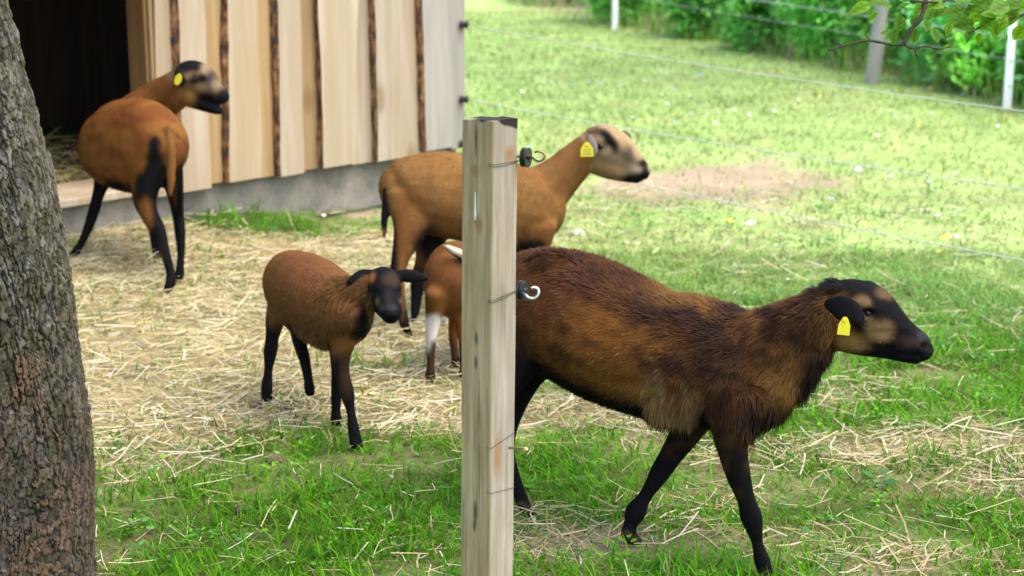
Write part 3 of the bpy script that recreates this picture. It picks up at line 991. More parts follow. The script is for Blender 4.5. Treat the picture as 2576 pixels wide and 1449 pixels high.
LEAVES = [(2165, 18, 62, 200), (2215, 8, 70, 170), (2195, 40, 30, 210), (2262, 60, 46, 250), (2248, 95, 40, 260), (2300, 92, 40, 265), (2300, 50, 36, 70), (2330, 66, 34, 255), (2352, 90, 44, 265), (2375, 118, 30, 200), (2228, 82, 30, 220), (2400, 30, 55, 200),
          (2350, 12, 55, 190), (2425, 8, 60, 180), (2455, 40, 62, 200), (2425, 62, 52, 195), (2440, 88, 48, 250), (2480, 55, 60, 205), (2510, 22, 70, 200), (2500, 75, 45, 265), (2540, 45, 60, 220), (2560, 85, 50, 250), (2570, 15, 60, 190), (2385, 70, 40, 240),
          (2310, 20, 48, 210), (2475, 10, 60, 165), (2530, 100, 36, 280), (2270, 15, 40, 185), (2585, 60, 60, 215), (2460, 100, 34, 255), (2182, 88, 24, 30), (2490, 42, 66, 175), (2405, 52, 56, 215), (2452, 15, 64, 200), (2545, 12, 66, 205), (2520, 60, 58, 240), (2340, 38, 44, 235), (2365, 30, 46, 200)]
for i, (x, y, s, a) in enumerate(LEAVES):
    o = bpy.data.objects.new('leaf', LMS[random.randrange(4)])
    COL.objects.link(o)
    o.parent = twig_o
    p = at(x, y, D + random.uniform(-.06, .08)) - np.array(TREE0)
    sz = s / F_PX * D * .98
    ar = math.radians(a + random.uniform(-15, 15))
    dv = Vector((math.cos(ar), random.uniform(-.5, .5), math.sin(ar))).normalized()
    up = Vector((random.uniform(-.5, .5), random.uniform(-1.0, -.2), random.uniform(.1, 1))).normalized()
    xx = dv.cross(up).normalized()
    zz3 = xx.cross(dv)
    M = Matrix((xx, dv, zz3)).transposed().to_4x4()
    o.matrix_local = Matrix.Translation(Vector(p) - dv * sz * .5) @ M @ Matrix.Scale(sz, 4)
# ================================================================ far fence and hedge
white_post = plain_mat('white_plastic', (.9, .9, .9), .4, 0, .04)
def plastic_post(px, py, h, label):
    g_ = on_ground(px, py)
    o = empty('fence_post', g_, label, 'fence post', 'white plastic posts along the hedge')
    prof = 1.3 * np.array([(-.020, -.012), (-.007, -.016), (.007, -.016), (.020, -.012), (.020, .004), (.006, .007), (.005, .022), (-.005, .022), (-.006, .007), (-.020, .004)])
    k = len(prof)
    lv = [(-.15, 1), (h * .93, 1), (h * .97, .72), (h, .5)]
    V = np.concatenate([np.column_stack([prof * s, np.full(k, z)]) for z, s in lv])
    Q = grid_faces(k, len(lv), True)
    loc_link('shaft', mesh_np('shaft', V, [4] * len(Q) + [k], list(Q.ravel()) + list(range(3 * k, 4 * k)), smooth=False), white_post, o)
    for f in (.24, .48, .70, .93):
        Vl, Sl, Ll = tube_np([[0, -.016, h * f - .012], [.012, -.034, h * f - .006], [.012, -.036, h * f + .010], [-.004, -.020, h * f + .014]], .004, 6)
        loc_link('wire_lug', mesh_np('wire_lug', Vl, Sl, Ll), white_post, o)
    return g_, h
PA, HA = plastic_post(1546, 75, .66, 'white plastic fence post near the low dark bushes')
PB, HB = plastic_post(2531, 275, .66, 'white plastic fence post below the hanging apple leaves')
dirf = nrm((PB - PA) * [1, 1, 0])
for i, hz in enumerate((.46, .32, .62)):
    p0 = PA + np.array([0, 0, hz]) - dirf * 3.0 + np.array([0, -.035, 0])
    p1 = PB + np.array([0, 0, hz]) + dirf * 2.0 + np.array([0, -.035, 0])
    V, S, L = tube_np(np.linspace(p0, p1, 20), .0035 if i != 1 else .0018, 6)
    tag(link('fence_wire', mesh_np('fence_wire', V, S, L), wire_mat), ['thick white wire strung along the far posts below their heads', 'thin faint wire running halfway up the far white posts', 'white wire strung along the very top of the far posts'][i], 'wire', 'wires on the far white posts')

# tall grass and dry stalks along the foot of the hedge
HB_PX = [(1180, -25), (1330, 12), (1500, 62), (1700, 92), (1850, 125), (2000, 150), (2150, 185), (2300, 215), (2450, 248), (2620, 285), (2800, 315)]
HBW = np.array([on_ground(*p) for p in HB_PX])
seg = np.concatenate([[0], np.cumsum(np.linalg.norm(np.diff(HBW[:, :2], axis=0), axis=1))])
def hedge_pt(s, off):
    p = np.stack([np.interp(s, seg, HBW[:, k]) for k in (0, 1)], -1)
    tdir = nrm(np.array([HBW[-1, 0] - HBW[0, 0], HBW[-1, 1] - HBW[0, 1]]))
    nv = np.array([-tdir[1], tdir[0]])
    nv = nv if nv[1] > 0 else -nv
    return p + nv * np.asarray(off)[..., None]
def verge(n, omin, omax, hmin, hmax, pal, wmin, wmax, thr):
    s = RNG.uniform(0, seg[-1], n)
    off = omin + (omax - omin) * RNG.random(n)
    k = n2(s, off * .5, 1.1, 2, 41.0 + thr * 10) > thr
    s, off = s[k], off[k]
    n = len(s)
    p = hedge_pt(s, off)
    base = np.column_stack([p, np.full(n, -.01)])
    az = RNG.uniform(0, 6.28, n)
    d = nrm(np.stack([np.cos(az) * .3, np.sin(az) * .3, np.ones(n)], -1))
    c = np.asarray(pal)[RNG.integers(0, len(pal), n)] * RNG.uniform(.7, 1.3, (n, 1))
    bend = np.stack([np.cos(az), np.sin(az), np.full(n, -.5)], -1) * RNG.uniform(.05, .4, (n, 1))
    return blades(base, d, RNG.uniform(hmin, hmax, n), RNG.uniform(wmin, wmax, n), np.stack([-np.sin(az), np.cos(az), 0 * az], -1), bend, c * .9, c)
vg = join_np([verge(5500, -.1, 1.4, .08, .34, [(.14, .32, .04), (.19, .38, .06), (.24, .38, .09)], .006, .014, .42), verge(2200, -.15, .7, .06, .26, [(.40, .33, .22), (.34, .26, .17), (.46, .40, .28)], .004, .010, .50)])
tag(link('tall_grass', mesh_np('tall_grass', *vg), gmat), 'tall green and dry buff grass along the foot of the hedge', 'grass', kind='stuff')

shrub_leaf = attr_mat('shrub_leaf', .5, .3, .5)
stem_mat = plain_mat('stem', (.12, .08, .05), .85)
SHRUBS = [(1500, .9, .9, (.05, .13, .025)), (1720, .65, .8, (.045, .12, .025)), (1880, .6, .75, (.05, .135, .03)), (2010, .8, .75, (.05, .14, .03)), (1340, 1.2, .9, (.06, .14, .03)), (2130, 1.4, .9, (.055, .14, .03)),
          (2300, .9, .75, (.05, .14, .045)), (2420, .8, .7, (.075, .16, .03)), (2540, .9, .75, (.05, .13, .035)), (2680, .9, .8, (.06, .14, .03)), (1600, 2.2, 1.2, (.04, .11, .022)), (1950, 2.4, 1.2, (.04, .11, .025)), (2250, 2.3, 1.2, (.045, .12, .025)), (2500, 2.2, 1.2, (.045, .12, .025))]
SLAB = ['bushy green shrub behind the white post beside the meadow', 'dark green low bush at the meadow edge', 'dark leafy bush above the bare bank of soil', 'green bush beside the pale tall grass', 'light green bush at the hedge end beyond the shed', 'deep green bush just left of the grey tree trunk',
        'bluish green bush right of the grey tree trunk', 'yellow green bush above the dry grass', 'green bush behind the white post under the apple leaves', 'green bush at the hedge end beyond the last white post', 'tall hedge bush behind the white post', 'tall hedge bush behind the bare bank', 'tall hedge bush behind the grey tree trunk', 'tall hedge bush behind the apple leaves']
bx = np.array([p[0] for p in HB_PX])
for i, (px, off, r, tone) in enumerate(SHRUBS):
    s = np.interp(px, bx, seg)
    c2 = hedge_pt(np.array([s]), np.array([off * (.38 if off < 2 else .7)]))[0]
    if off < 2: r *= .62
    o = empty('hedge_shrub', (c2[0], c2[1], 0), SLAB[i], 'shrub', 'shrubs of the hedge')
    hgt = r * random.uniform(1.0, 1.35)
    V, S, L, C = leaf_cloud(4600, np.array([0, 0, hgt * .62]), np.array([r * .8, r * .7, hgt * .75]), .068, (tone[0] * 4.0, tone[1] * 4.1, tone[2] * 3.6), 46, 100 + i, .16, .03)
    loc_link('foliage', mesh_np('foliage', V, S, L, C), shrub_leaf, o)
    for q in range(4):
        a_ = random.uniform(0, 6.28)
        P = [[.05 * math.cos(a_), .05 * math.sin(a_), -.05], [.15 * r * math.cos(a_), .15 * r * math.sin(a_), hgt * .5], [.45 * r * math.cos(a_), .45 * r * math.sin(a_), hgt * 1.1]]
        Vs, Ss, Ls = tube_np(P, [.02, .014, .006], 7)
        loc_link('stem', mesh_np('stem', Vs, Ss, Ls), stem_mat, o)

# young tree standing in the hedge
g_ = on_ground(2195, 212)
ht = empty('hedge_tree', g_, 'slim grey trunked tree rising out of the hedge', 'tree')
zz = np.linspace(-.1, 3.4, 40)
P = np.stack([.05 * np.sin(zz * 1.1) + zz * .015, .03 * np.cos(zz * 1.3), zz], -1)
V, S, L = tube_np(P, .054 - .009 * zz, 16)
V += nrm(V * [1, 1, 0]) * (.012 * (fbm(V * [30, 30, 9], 3) - .5))[:, None]
loc_link('trunk', mesh_np('trunk', V, S, L, np.tile([.36, .335, .30], (len(V), 1)) * (.7 + .6 * fbm(V * 14, 3)[:, None])), trunk_mat, ht)
V, S, L, C = leaf_cloud(5000, np.array([.1, .1, 3.4]), np.array([1.2, 1.2, 1.0]), .08, (.06, .14, .025), 40, 77, .2)
loc_link('crown', mesh_np('crown', V, S, L, C), leaf_mat, ht)

# earth clods and small stones in the turf
m, t, b = new_mat('clod')
nz = noise(t, coords(t, 'Object'), 60, 5, .6)
t.links.new(ramp(t, nz, [(.3, (.05, .032, .02)), (.7, (.17, .11, .07))]), b.inputs['Base Color'])
b.inputs['Roughness'].default_value = .95
bump(t, b, nz, .8, .01)
def lump(name, px, py, r, flat, mat_, label, cat, group=None, seed=0):
    import bmesh
    bm = bmesh.new()
    bmesh.ops.create_icosphere(bm, subdivisions=3, radius=1)
    for v in bm.verts:
        q = float(fbm(np.array([v.co.x * 1.6 + seed, v.co.y * 1.6, v.co.z * 1.6]), 3))
        f = r * (.65 + .8 * q)
        v.co = Vector((v.co.x * f, v.co.y * f, v.co.z * f * flat))
    me = bpy.data.meshes.new(name)
    bm.to_mesh(me); bm.free()
    g_ = on_ground(px, py)
    o = link(name, me, mat_)
    o.location = Vector(g_) + Vector((0, 0, r * flat * .3))
    o.rotation_euler = (0, 0, seed)
    return tag(o, label, cat, group)
for i, (x, y, r, lb) in enumerate([(690, 1163, .024, 'crumbly brown clod in the grass before the lamb'), (612, 1285, .026, 'dark brown clod in the grass near the apple tree'), (645, 1022, .024, 'flat brown clod beside the hind hoof of the lamb'), (1462, 1162, .018, 'small dark clod in the grass behind the post'), (730, 1025, .018, 'small brown clod between the legs of the lamb')]):
    lump('earth_clod', x, y, r, .55, m, lb, 'clod', 'clods of earth in the grass', i + 1.0)
stone = plain_mat('stone', (.62, .58, .52), .8, 0, .35, 60)
for i, (x, y, r, lb) in enumerate([(1886, 566, .026, 'pale stone lying in the grass beside the wire'), (2156, 431, .030, 'pale stone on the open meadow'), (1450, 590, .03, 'pale stone in the grass by the sheep with raised neck')]):
    lump('stone', x, y, r, .5, stone, lb, 'stone', 'pale stones in the turf', i + 11.0)

# thin cable lying on the soil beside the shed
pts = [on_ground(x, y) + np.array([0, 0, .012]) for x, y in ((800, 552), (840, 546), (875, 539), (905, 536), (935, 528), (975, 520), (1010, 516))]
V, S, L = tube_np(spline(pts, 30), .005, 7)
tag(link('cable', mesh_np('cable', V, S, L), black_plastic), 'thin dark cable lying on the soil beside the shed plinth', 'cable')
# ================================================================ sheep
XV = np.array([1., 0, 0]); FV = np.array([0, CP, -SP]); UV = np.array([0, SP, CP])

def catmull(A, n):
    A = np.asarray(A, dtype=float)
    tt = np.linspace(0, len(A) - 1, n)
    i = np.clip(tt.astype(int), 0, len(A) - 2)
    f = (tt - i)[:, None]
    P = lambda k: A[np.clip(k, 0, len(A) - 1)]
    return .5 * (2 * P(i) + (P(i + 1) - P(i - 1)) * f + (2 * P(i - 1) - 5 * P(i) + 4 * P(i + 1) - P(i + 2)) * f ** 2 + (3 * P(i) - P(i - 1) - 3 * P(i + 1) + P(i + 2)) * f ** 3)

class Body:
    """an animal's skin: overlapping shaped tubes fused into one continuous surface"""
    def __init__(self, name, S, vox):
        self.name, self.S, self.vox = name, nrm(np.asarray(S, dtype=float)), vox
        self.V, self.Sz, self.L, self.off = [], [], [], 0
        self.smp = []          # centre, radius, part, T, U, S, ry, rx, u
        self.parts, self.tubes = [], []

    def tube(self, part, pts, S=None, rxs=.82, n=20):
        S = self.S if S is None else nrm(np.asarray(S, dtype=float))
        rows = []
        for p in pts:
            px, py, d, ry = p[:4]
            r = ry * d / F_PX
            rows.append([*at(px, py, d), r, (p[4] if len(p) > 4 and p[4] else r * rxs)])
        R = catmull(rows, max(2, (len(rows) - 1) * 7))
        R[:, 3:] = np.maximum(R[:, 3:], .002)
        C, ry, rx = R[:, :3], R[:, 3], R[:, 4]
        T = nrm(np.gradient(C, axis=0))
        # rounded ends
        def cap(c, t, a, b, sg):
            out = []
            for ang in (25, 50, 72, 86):
                q = math.radians(ang)
                out.append((c + sg * t * min(a, b) * .75 * math.sin(q), t, a * math.cos(q), b * math.cos(q)))
            return out
        seq = [x for x in cap(C[0], T[0], ry[0], rx[0], -1)][::-1] + [(C[i], T[i], ry[i], rx[i]) for i in range(len(C))] + cap(C[-1], T[-1], ry[-1], rx[-1], 1)
        A = np.linspace(0, 2 * np.pi, n, endpoint=False)
        k = len(seq)
        pid = len(self.parts)
        self.parts.append(part)
        ring = []
        for j, (c, t_, a, b_) in enumerate(seq):
            U = nrm(np.cross(S, t_))
            if np.dot(U, self.up_hint(part)) < 0: U = -U
            S2 = nrm(np.cross(t_, U))
            if np.dot(S2, S) < 0: S2 = -S2
            ring.append(c + np.cos(A)[:, None] * S2 * b_ + np.sin(A)[:, None] * U * a)
            if 4 <= j < k - 4: self.smp.append((c, .5 * (a + b_), pid, t_, U, S2, a, b_, (j - 4) / max(1, k - 9)))
        V = np.concatenate(ring)
        Q = grid_faces(n, k, True)
        # keep the winding outward
        c0, c1 = seq[k // 2][0], V[Q[(k // 2) * n]]
        nn_ = np.cross(c1[1] - c1[0], c1[2] - c1[0])
        flip = np.dot(nn_, c1.mean(0) - c0) < 0
        if flip: Q = Q[:, ::-1]
        e0, e1 = list(range(n)), list(range((k - 1) * n, k * n))
        lo = list(Q.ravel()) + (e0 if flip else e0[::-1]) + (e1[::-1] if flip else e1)
        self.V.append(V); self.Sz += [4] * len(Q) + [n, n]; self.L += [q + self.off for q in lo]
        self.off += len(V)
        self.tubes.append((C, T, ry, rx, S))
        return len(self.tubes) - 1

    def up_hint(self, part):
        return np.array([0, 0, 1.]) if part in ('torso', 'neck', 'head', 'jaw', 'ear') else np.array([1., 0, .2])

    def leg(self, part, pts, d0, toe, d1=None):
        d1 = depth_on_ground(*toe) if d1 is None else d1
        ys = np.array([p[1] for p in pts] + [toe[1]], dtype=float)
        f = (ys - ys[0]) / (ys[-1] - ys[0])
        f = f ** .8
        dd = d0 + (d1 - d0) * f
        P = [(p[0], p[1], dd[i], p[2], p[2] * dd[i] / F_PX * (.50, .66, .78)[min(i, 2)]) for i, p in enumerate(pts)]
        self.tube(part, P, rxs=.8, n=16)
        x, y, r = pts[-1]
        for s in (-1, 1):
            o = self.S * s * r * dd[-2] / F_PX * .42
            ox, oz = float(np.dot(o, XV)) / dd[-2] * F_PX, float(np.dot(o, FV))
            oy = -float(np.dot(o, UV)) / dd[-2] * F_PX
            self.tube('hoof', [(x + ox, y + oy, dd[-2] + oz, r * .72), (x + (toe[0] - x) * .5 + ox, y + (toe[1] - y) * .5 + oy, dd[-1] + oz, r * .68), (toe[0] + ox, toe[1] - r * .42 + oy, dd[-1] + oz, r * .40)], rxs=.75, n=12)

    def spot(self, tube, u, side, up, out=1.0):
        C, T, ry, rx, S = self.tubes[tube]
        i = int(round(u * (len(C) - 1)))
        U = nrm(np.cross(S, T[i]))
        if U[2] < 0: U = -U
        S2 = nrm(np.cross(T[i], U))
        if np.dot(S2, S) < 0: S2 = -S2
        return C[i] + out * (S2 * rx[i] * side + U * ry[i] * up)

    def fuse(self, smooth=5):
        me = mesh_np('raw', np.concatenate(self.V), self.Sz, self.L)
        o = bpy.data.objects.new('raw', me)
        COL.objects.link(o)
        md = o.modifiers.new('fuse', 'REMESH')
        md.mode = 'VOXEL'
        md.voxel_size = self.vox
        dg = bpy.context.evaluated_depsgraph_get()
        e = o.evaluated_get(dg)
        m2 = bpy.data.meshes.new_from_object(e, depsgraph=dg)
        bpy.data.objects.remove(o)
        n = len(m2.vertices)
        V = np.zeros(n * 3, dtype=np.float32); m2.vertices.foreach_get('co', V); V = V.reshape(-1, 3).astype(float)
        E = np.zeros(len(m2.edges) * 2, dtype=np.int32); m2.edges.foreach_get('vertices', E); E = E.reshape(-1, 2)
        deg = np.bincount(E.ravel(), minlength=n)[:, None]
        def lap(V):
            A = np.zeros_like(V)
            for k in range(3):
                A[:, k] = np.bincount(E[:, 0], V[E[:, 1], k], n) + np.bincount(E[:, 1], V[E[:, 0], k], n)
            return A / np.maximum(deg, 1) - V
        for _ in range(smooth):
            V = V + .55 * lap(V)
            V = V - .50 * lap(V)
        for _ in range(2): V = V + .35 * lap(V)
        sc_ = np.array([s[0] for s in self.smp]); sr = np.array([s[1] for s in self.smp])
        best = np.full(n, 1e9); idx = np.zeros(n, dtype=int)
        for q in range(len(sc_)):
            dd = np.linalg.norm(V - sc_[q], axis=1) / (sr[q] + .012)
            k = dd < best
            best[k] = dd[k]; idx[k] = q
        pn = np.array([self.parts[s[2]] for s in self.smp])[idx]
        un = np.array([s[8] for s in self.smp])[idx]
        soft = (np.isin(pn, ('torso', 'neck')) | ((pn == 'leg') & (un < .35))).astype(float)[:, None]
        for _ in range(4): soft = soft + lap(soft.repeat(3, 1))[:, :1] * .7
        for _ in range(26):
            V = V + .6 * lap(V) * soft
            V = V - .55 * lap(V) * soft
        nl = len(m2.loops)
        LV = np.zeros(nl, dtype=np.int32); m2.loops.foreach_get('vertex_index', LV)
        PT = np.zeros(len(m2.polygons), dtype=np.int32); m2.polygons.foreach_get('loop_total', PT)
        self.P, self.LV, self.PT = V, LV, PT
        bpy.data.meshes.remove(m2)
        # which part of the animal each point belongs to
        sc_ = np.array([s[0] for s in self.smp]); sr = np.array([s[1] for s in self.smp])
        best = np.full(n, 1e9); idx = np.zeros(n, dtype=int)
        for q in range(len(sc_)):
            dd = np.linalg.norm(V - sc_[q], axis=1) / (sr[q] + .012)
            k = dd < best
            best[k] = dd[k]; idx[k] = q
        self.idx = idx
        sm3 = lambda a, k: sm1(np.repeat(a[:, None], 3, 1), k)[:, 0]
        def sm1(a, k):
            for _ in range(k): a = a + .8 * lap(a)
            return a
        self.part = np.array([self.parts[self.smp[q][2]] for q in range(len(self.smp))])[idx]
        self.U = np.array([s[4] for s in self.smp])[idx]; self.Tn = np.array([s[3] for s in self.smp])[idx]
        rv = V - sc_[idx]
        self.rel = (rv * self.U).sum(1) / np.array([s[6] for s in self.smp])[idx]
        self.u = sm3(np.array([s[8] for s in self.smp])[idx], 14)
        self.rel = sm3(self.rel, 14)
        tor = sm3(np.isin(self.part, ('torso', 'neck')).astype(float), 8)
        # normals
        st = np.concatenate([[0], np.cumsum(PT)[:-1]])
        q = np.stack([LV[st], LV[st + 1], LV[st + 2], LV[np.minimum(st + 3, nl - 1)]], 1)
        q[PT == 3, 3] = q[PT == 3, 2]
        self.Q = q
        fn = np.cross(V[q[:, 2]] - V[q[:, 0]], V[q[:, 3]] - V[q[:, 1]])
        self.area = .5 * np.linalg.norm(fn, axis=1)
        N = np.zeros((n, 3))
        for k in range(4):
            for a in range(3): N[:, a] += np.bincount(q[:, k], fn[:, a], n)
        self.N = nrm(N)
        V += self.N * (.014 * (fbm(V * 8, 3) - .5) * tor)[:, None]
        self.smooth = sm1
        self.nz = fbm(V * 22, 3)
        self.nh = fbm(V * np.array([75, 75, 75]), 3)
        self.nf = fbm(V * np.array([70, 70, 30]), 3)
        self.col = np.zeros((n, 3)); self.len = np.full(n, .010); self.lift = np.full(n, .22)

    def where(self, px, py, d, rx, ry, rd=.5, soft=.35, wob=.5):
        """weight of a soft ellipsoid region round a point of the animal (radii in picture px at that depth, rd in metres)"""
        v = self.P - at(px, py, d)
        k = F_PX / d
        q = np.sqrt((v @ XV * k / rx) ** 2 + (v @ UV * k / ry) ** 2 + (v @ FV / rd) ** 2)
        q = q + wob * (self.nz - .5) + wob * .8 * (self.nh - .5)
        return 1 - sstep(1 - soft, 1 + soft, q)

    def dent(self, w, depth):
        self.P = self.P - self.N * (np.clip(w, 0, 1) * depth)[:, None]

    def paint(self, w, c):
        w = np.clip(np.asarray(w, dtype=float), 0, 1)[:, None]
        self.col = self.col * (1 - w) + np.asarray(c) * w

    def base(self, table):
        for k, c in table.items(): self.col[self.part == k] = c

    def finish(self, label, cat, fur_n, width=.0011, foot=None, mottle=.35, ridges=0.0, group='sheep and lambs in the paddock'):
        if ridges:
            sdist = self.P @ nrm(np.cross([0, 0, 1.], self.S))
            wv = np.sin(2 * np.pi * (sdist / .0155 + 2.2 * fbm(self.P * [16, 16, 9], 2)))
            on = np.isin(self.part, ('torso', 'neck')) * (1 - sstep(.55, .9, self.rel) * .4)
            self.P = self.P + self.N * (ridges * wv * on)[:, None]
        self.col = self.smooth(self.col, 2)
        V = self.P
        fp = foot if foot is not None else np.array([V[:, 0].mean(), V[:, 1].mean(), 0])
        root = empty('lamb' if cat == 'lamb' else 'sheep', fp, label, cat, group)
        col = self.col * (1 - mottle * .5 + mottle * self.nf)[:, None]
        bo = link('body', mesh_np('body', V - fp, self.PT, self.LV, col), coat_mat)
        bo.parent = root
        r = np.random.default_rng(len(V))
        pr = self.area * (.35 + np.minimum(self.len[self.Q[:, 0]] / .012, 3.5) + 2.2 * np.isin(self.part[self.Q[:, 0]], ('head', 'jaw')))
        pr = pr * (self.len[self.Q[:, 0]] > .001)
        fi = r.choice(len(self.Q), fur_n, p=pr / pr.sum())
        q = self.Q[fi]
        a, b_ = r.random((fur_n, 1)), r.random((fur_n, 1))
        B = (V[q[:, 0]] * (1 - a) + V[q[:, 1]] * a) * (1 - b_) + (V[q[:, 3]] * (1 - a) + V[q[:, 2]] * a) * b_
        v0 = q[np.arange(fur_n), r.integers(0, 4, fur_n)]
        N = self.N[v0]
        fl = self.flow[v0]
        clump = fbm(B * 45, 2)[:, None] - .5
        clump2 = fbm(B * 45 + 40, 2)[:, None] - .5
        sidev = np.cross(N, fl)
        fl = fl + sidev * clump * 1.3 + fl * clump2 * .4
        fl = fl - N * (fl * N).sum(1, keepdims=True)
        d = nrm(nrm(fl) + N * self.lift[v0][:, None] * (.6 + .8 * r.random((fur_n, 1))) + r.normal(0, .13, (fur_n, 3)))
        L = self.len[v0] * r.uniform(.55, 1.2, fur_n)
        W = width * (1 + self.len[v0] / .05) * r.uniform(.7, 1.4, fur_n)
        c = self.col[v0] * r.uniform(.62, 1.38, (fur_n, 1)) * (1 + .9 * clump)
        sd = nrm(np.cross(d, N))
        bend = np.array([0, 0, -1.]) * (.10 + 1.2 * np.clip(self.len[v0] - .02, 0, .05))[:, None] * 2 - N * (.3 * self.lift[v0])[:, None]
        fv = blades(B - N * .0015 - fp, d, L, W, sd, bend * .5, c * .9, c * 1.1)
        fo = link('fleece', mesh_np('fleece', *fv), fur_mat)
        fo.parent = root
        fo['kind'] = 'stuff'
        self.root, self.fp = root, fp
        return root

    def comb(self):
        """lie of the coat: back along trunk and neck, down the legs, up the face"""
        fl = np.zeros_like(self.P)
        dn = np.array([0, 0, -1.])
        for k, v in {'torso': (-1, .55), 'neck': (-1, .7), 'head': (-1, .0), 'jaw': (-1, .1), 'ear': (1, 0), 'leg': (1, .4), 'hoof': (1, .5), 'thigh': (1, .5), 'tail': (1, .3)}.items():
            i = self.part == k
            fl[i] = self.Tn[i] * v[0] + dn * v[1]
        self.flow = nrm(fl)

    def eye(self, tube, px, py, d, r=.011):
        """two eyes: one at the given place, the other mirrored through the skull"""
        import bmesh
        C, T, ry, rx, S = self.tubes[tube]
        p = at(px, py, d)
        c = C[np.argmin(np.linalg.norm(C - p, axis=1))]
        for q in (p, p - 2 * S * np.dot(p - c, S)):
            bm = bmesh.new()
            bmesh.ops.create_uvsphere(bm, u_segments=14, v_segments=10, radius=r)
            me = bpy.data.meshes.new('eye'); bm.to_mesh(me); bm.free()
            for f in me.polygons: f.use_smooth = True
            o = link('eye', me, eye_mat)
            o.parent = self.root
            o.location = Vector(q - self.fp)

    def ear_tag(self, px, py, d, w, h, tilt=0, shape='plate', facing=(0, -1, .1), print_=False):
        s = d / F_PX
        f = nrm(np.asarray(facing, dtype=float))
        rt = nrm(np.cross([0, 0, 1.], f)) * -1
        if rt[0] < 0: rt = -rt
        up = np.cross(f, rt)
        if up[2] < 0: up = -up
        ca, sa = math.cos(tilt), math.sin(tilt)
        rt, up = rt * ca + up * sa, up * ca - rt * sa
        if shape == 'plate':
            out = [(-.5, -.5), (.5, -.5), (.47, .05), (.22, .42), (.12, .5), (-.12, .5), (-.22, .42), (-.47, .05)]
        else:
            out = [(.5 * math.cos(q), .5 * math.sin(q)) for q in np.linspace(0, 2 * np.pi, 16, endpoint=False)]
        c = at(px, py, d) - self.fp
        k = len(out)
        V = np.array([c + rt * x * w * s + up * y * h * s + f * z for z in (-.001, .001) for x, y in out])
        V = np.concatenate([V])
        sizes = [k, k] + [4] * k
        loops = list(range(k))[::-1] + list(range(k, 2 * k)) + [q for i in range(k) for q in (i, (i + 1) % k, (i + 1) % k + k, i + k)]
        o = link('ear_tag', mesh_np('ear_tag', V, sizes, loops, smooth=False), tag_mat)
        o.parent = self.root
        V2, S2, L2 = tube_np([c + up * h * s * .33 - f * .004, c + up * h * s * .33 + f * .004], .0042, 12)
        o2 = link('rivet', mesh_np('rivet', V2, S2, L2, smooth=False), tag_mat)
        o2.parent = o
        if print_:
            rows = []
            for yy, ww, hh in ((.18, .30, .05), (-.02, .62, .07), (-.17, .62, .05), (-.32, .7, .10)):
                q = np.array([c + rt * x * w * s + up * (yy + y) * h * s + f * .0016 for x, y in ((-ww / 2, -hh / 2), (ww / 2, -hh / 2), (ww / 2, hh / 2), (-ww / 2, hh / 2))])
                rows.append((q, [4], [0, 1, 2, 3]))
            q = join_np(rows)
            o3 = link('printed_number', mesh_np('printed_number', q[0], q[1], q[2], smooth=False), plain_mat('tag_ink', (.30, .27, .02), .6))
            o3.parent = o

coat_mat = attr_mat('coat', .75, .05, 0)
fur_mat = attr_mat('fleece', .6, .06, 0)
m, t, b = new_mat('eye')
b.inputs['Base Color'].default_value = (.012, .008, .004, 1)
b.inputs['Roughness'].default_value = .22
b.inputs['Specular IOR Level'].default_value = .35
eye_mat = m
tag_mat = plain_mat('yellow_tag', (.56, .50, .01), .45, 0, .08)

BLACK = np.array([.0045, .0042, .0045])
def heading_S(a, b_):
    h = nrm((np.asarray(b_) - np.asarray(a)) * [1, 1, 0])
    s = np.array([h[1], -h[0], 0])           # right-hand side
    return s if np.dot(s, -FV) > 0 else -s   # the flank turned to us

# ---------------------------------------------------------------- dark ewe walking past the post
def dN(x): return 4.40 - (x - 1400) / 480 * .32
B = Body('ewe', heading_S(at(1400, 800, dN(1400)), at(1880, 800, dN(1880))), .0047)
B.tube('torso', [(x, y, dN(x), r, w) for x, y, r, w in ((1238, 775, 70, .07), (1290, 772, 118, .11), (1345, 775, 146, .125), (1395, 786, 160, .135), (1450, 806, 164, .15), (1550, 852, 166, .165), (1640, 890, 158, .165), (1720, 905, 162, .15), (1800, 918, 158, .135), (1870, 930, 140, .115), (1920, 930, 105, .09), (1950, 928, 70, .06))])
B.tube('neck', [(1830, 900, 4.11, 125, .10), (1900, 882, 4.07, 104, .085), (1960, 858, 4.03, 90, .072), (2020, 828, 3.99, 80, .064), (2080, 795, 3.965, 76, .058), (2120, 782, 3.955, 70, .055)])
B.tube('neck', [(1890, 1000, 4.06, 70, .060), (1950, 972, 4.03, 62, .054), (2010, 922, 4.00, 50, .048), (2062, 872, 3.97, 36, .042)])
HN = (1.0, -.22, 0)
SH = np.array([HN[1], -HN[0], 0]); SH = SH if SH[1] < 0 else -SH
hd = B.tube('head', [(2098, 778, 3.965, 66, .050), (2140, 774, 3.95, 74, .058), (2185, 792, 3.94, 74, .060), (2228, 826, 3.925, 63, .048), (2268, 853, 3.915, 50, .039), (2300, 870, 3.91, 43, .035), (2318, 880, 3.908, 37, .033), (2326, 884, 3.905, 26, .024)], S=SH)
B.tube('jaw', [(2108, 838, 3.955, 44, .036), (2160, 850, 3.95, 44, .036), (2220, 868, 3.93, 34, .030), (2280, 890, 3.912, 22, .026), (2306, 899, 3.907, 18, .020)], S=SH)
B.tube('head', [(2154, 770, 3.896, 17, .015), (2176, 768, 3.888, 15, .014), (2198, 780, 3.890, 12, .011)], S=SH)
B.tube('head', [(2178, 728, 3.945, 24, .034), (2216, 748, 3.94, 22, .034)], S=SH)
B.tube('head', [(2200, 756, 4.00, 18, .016), (2230, 762, 3.985, 17, .014)], S=SH)
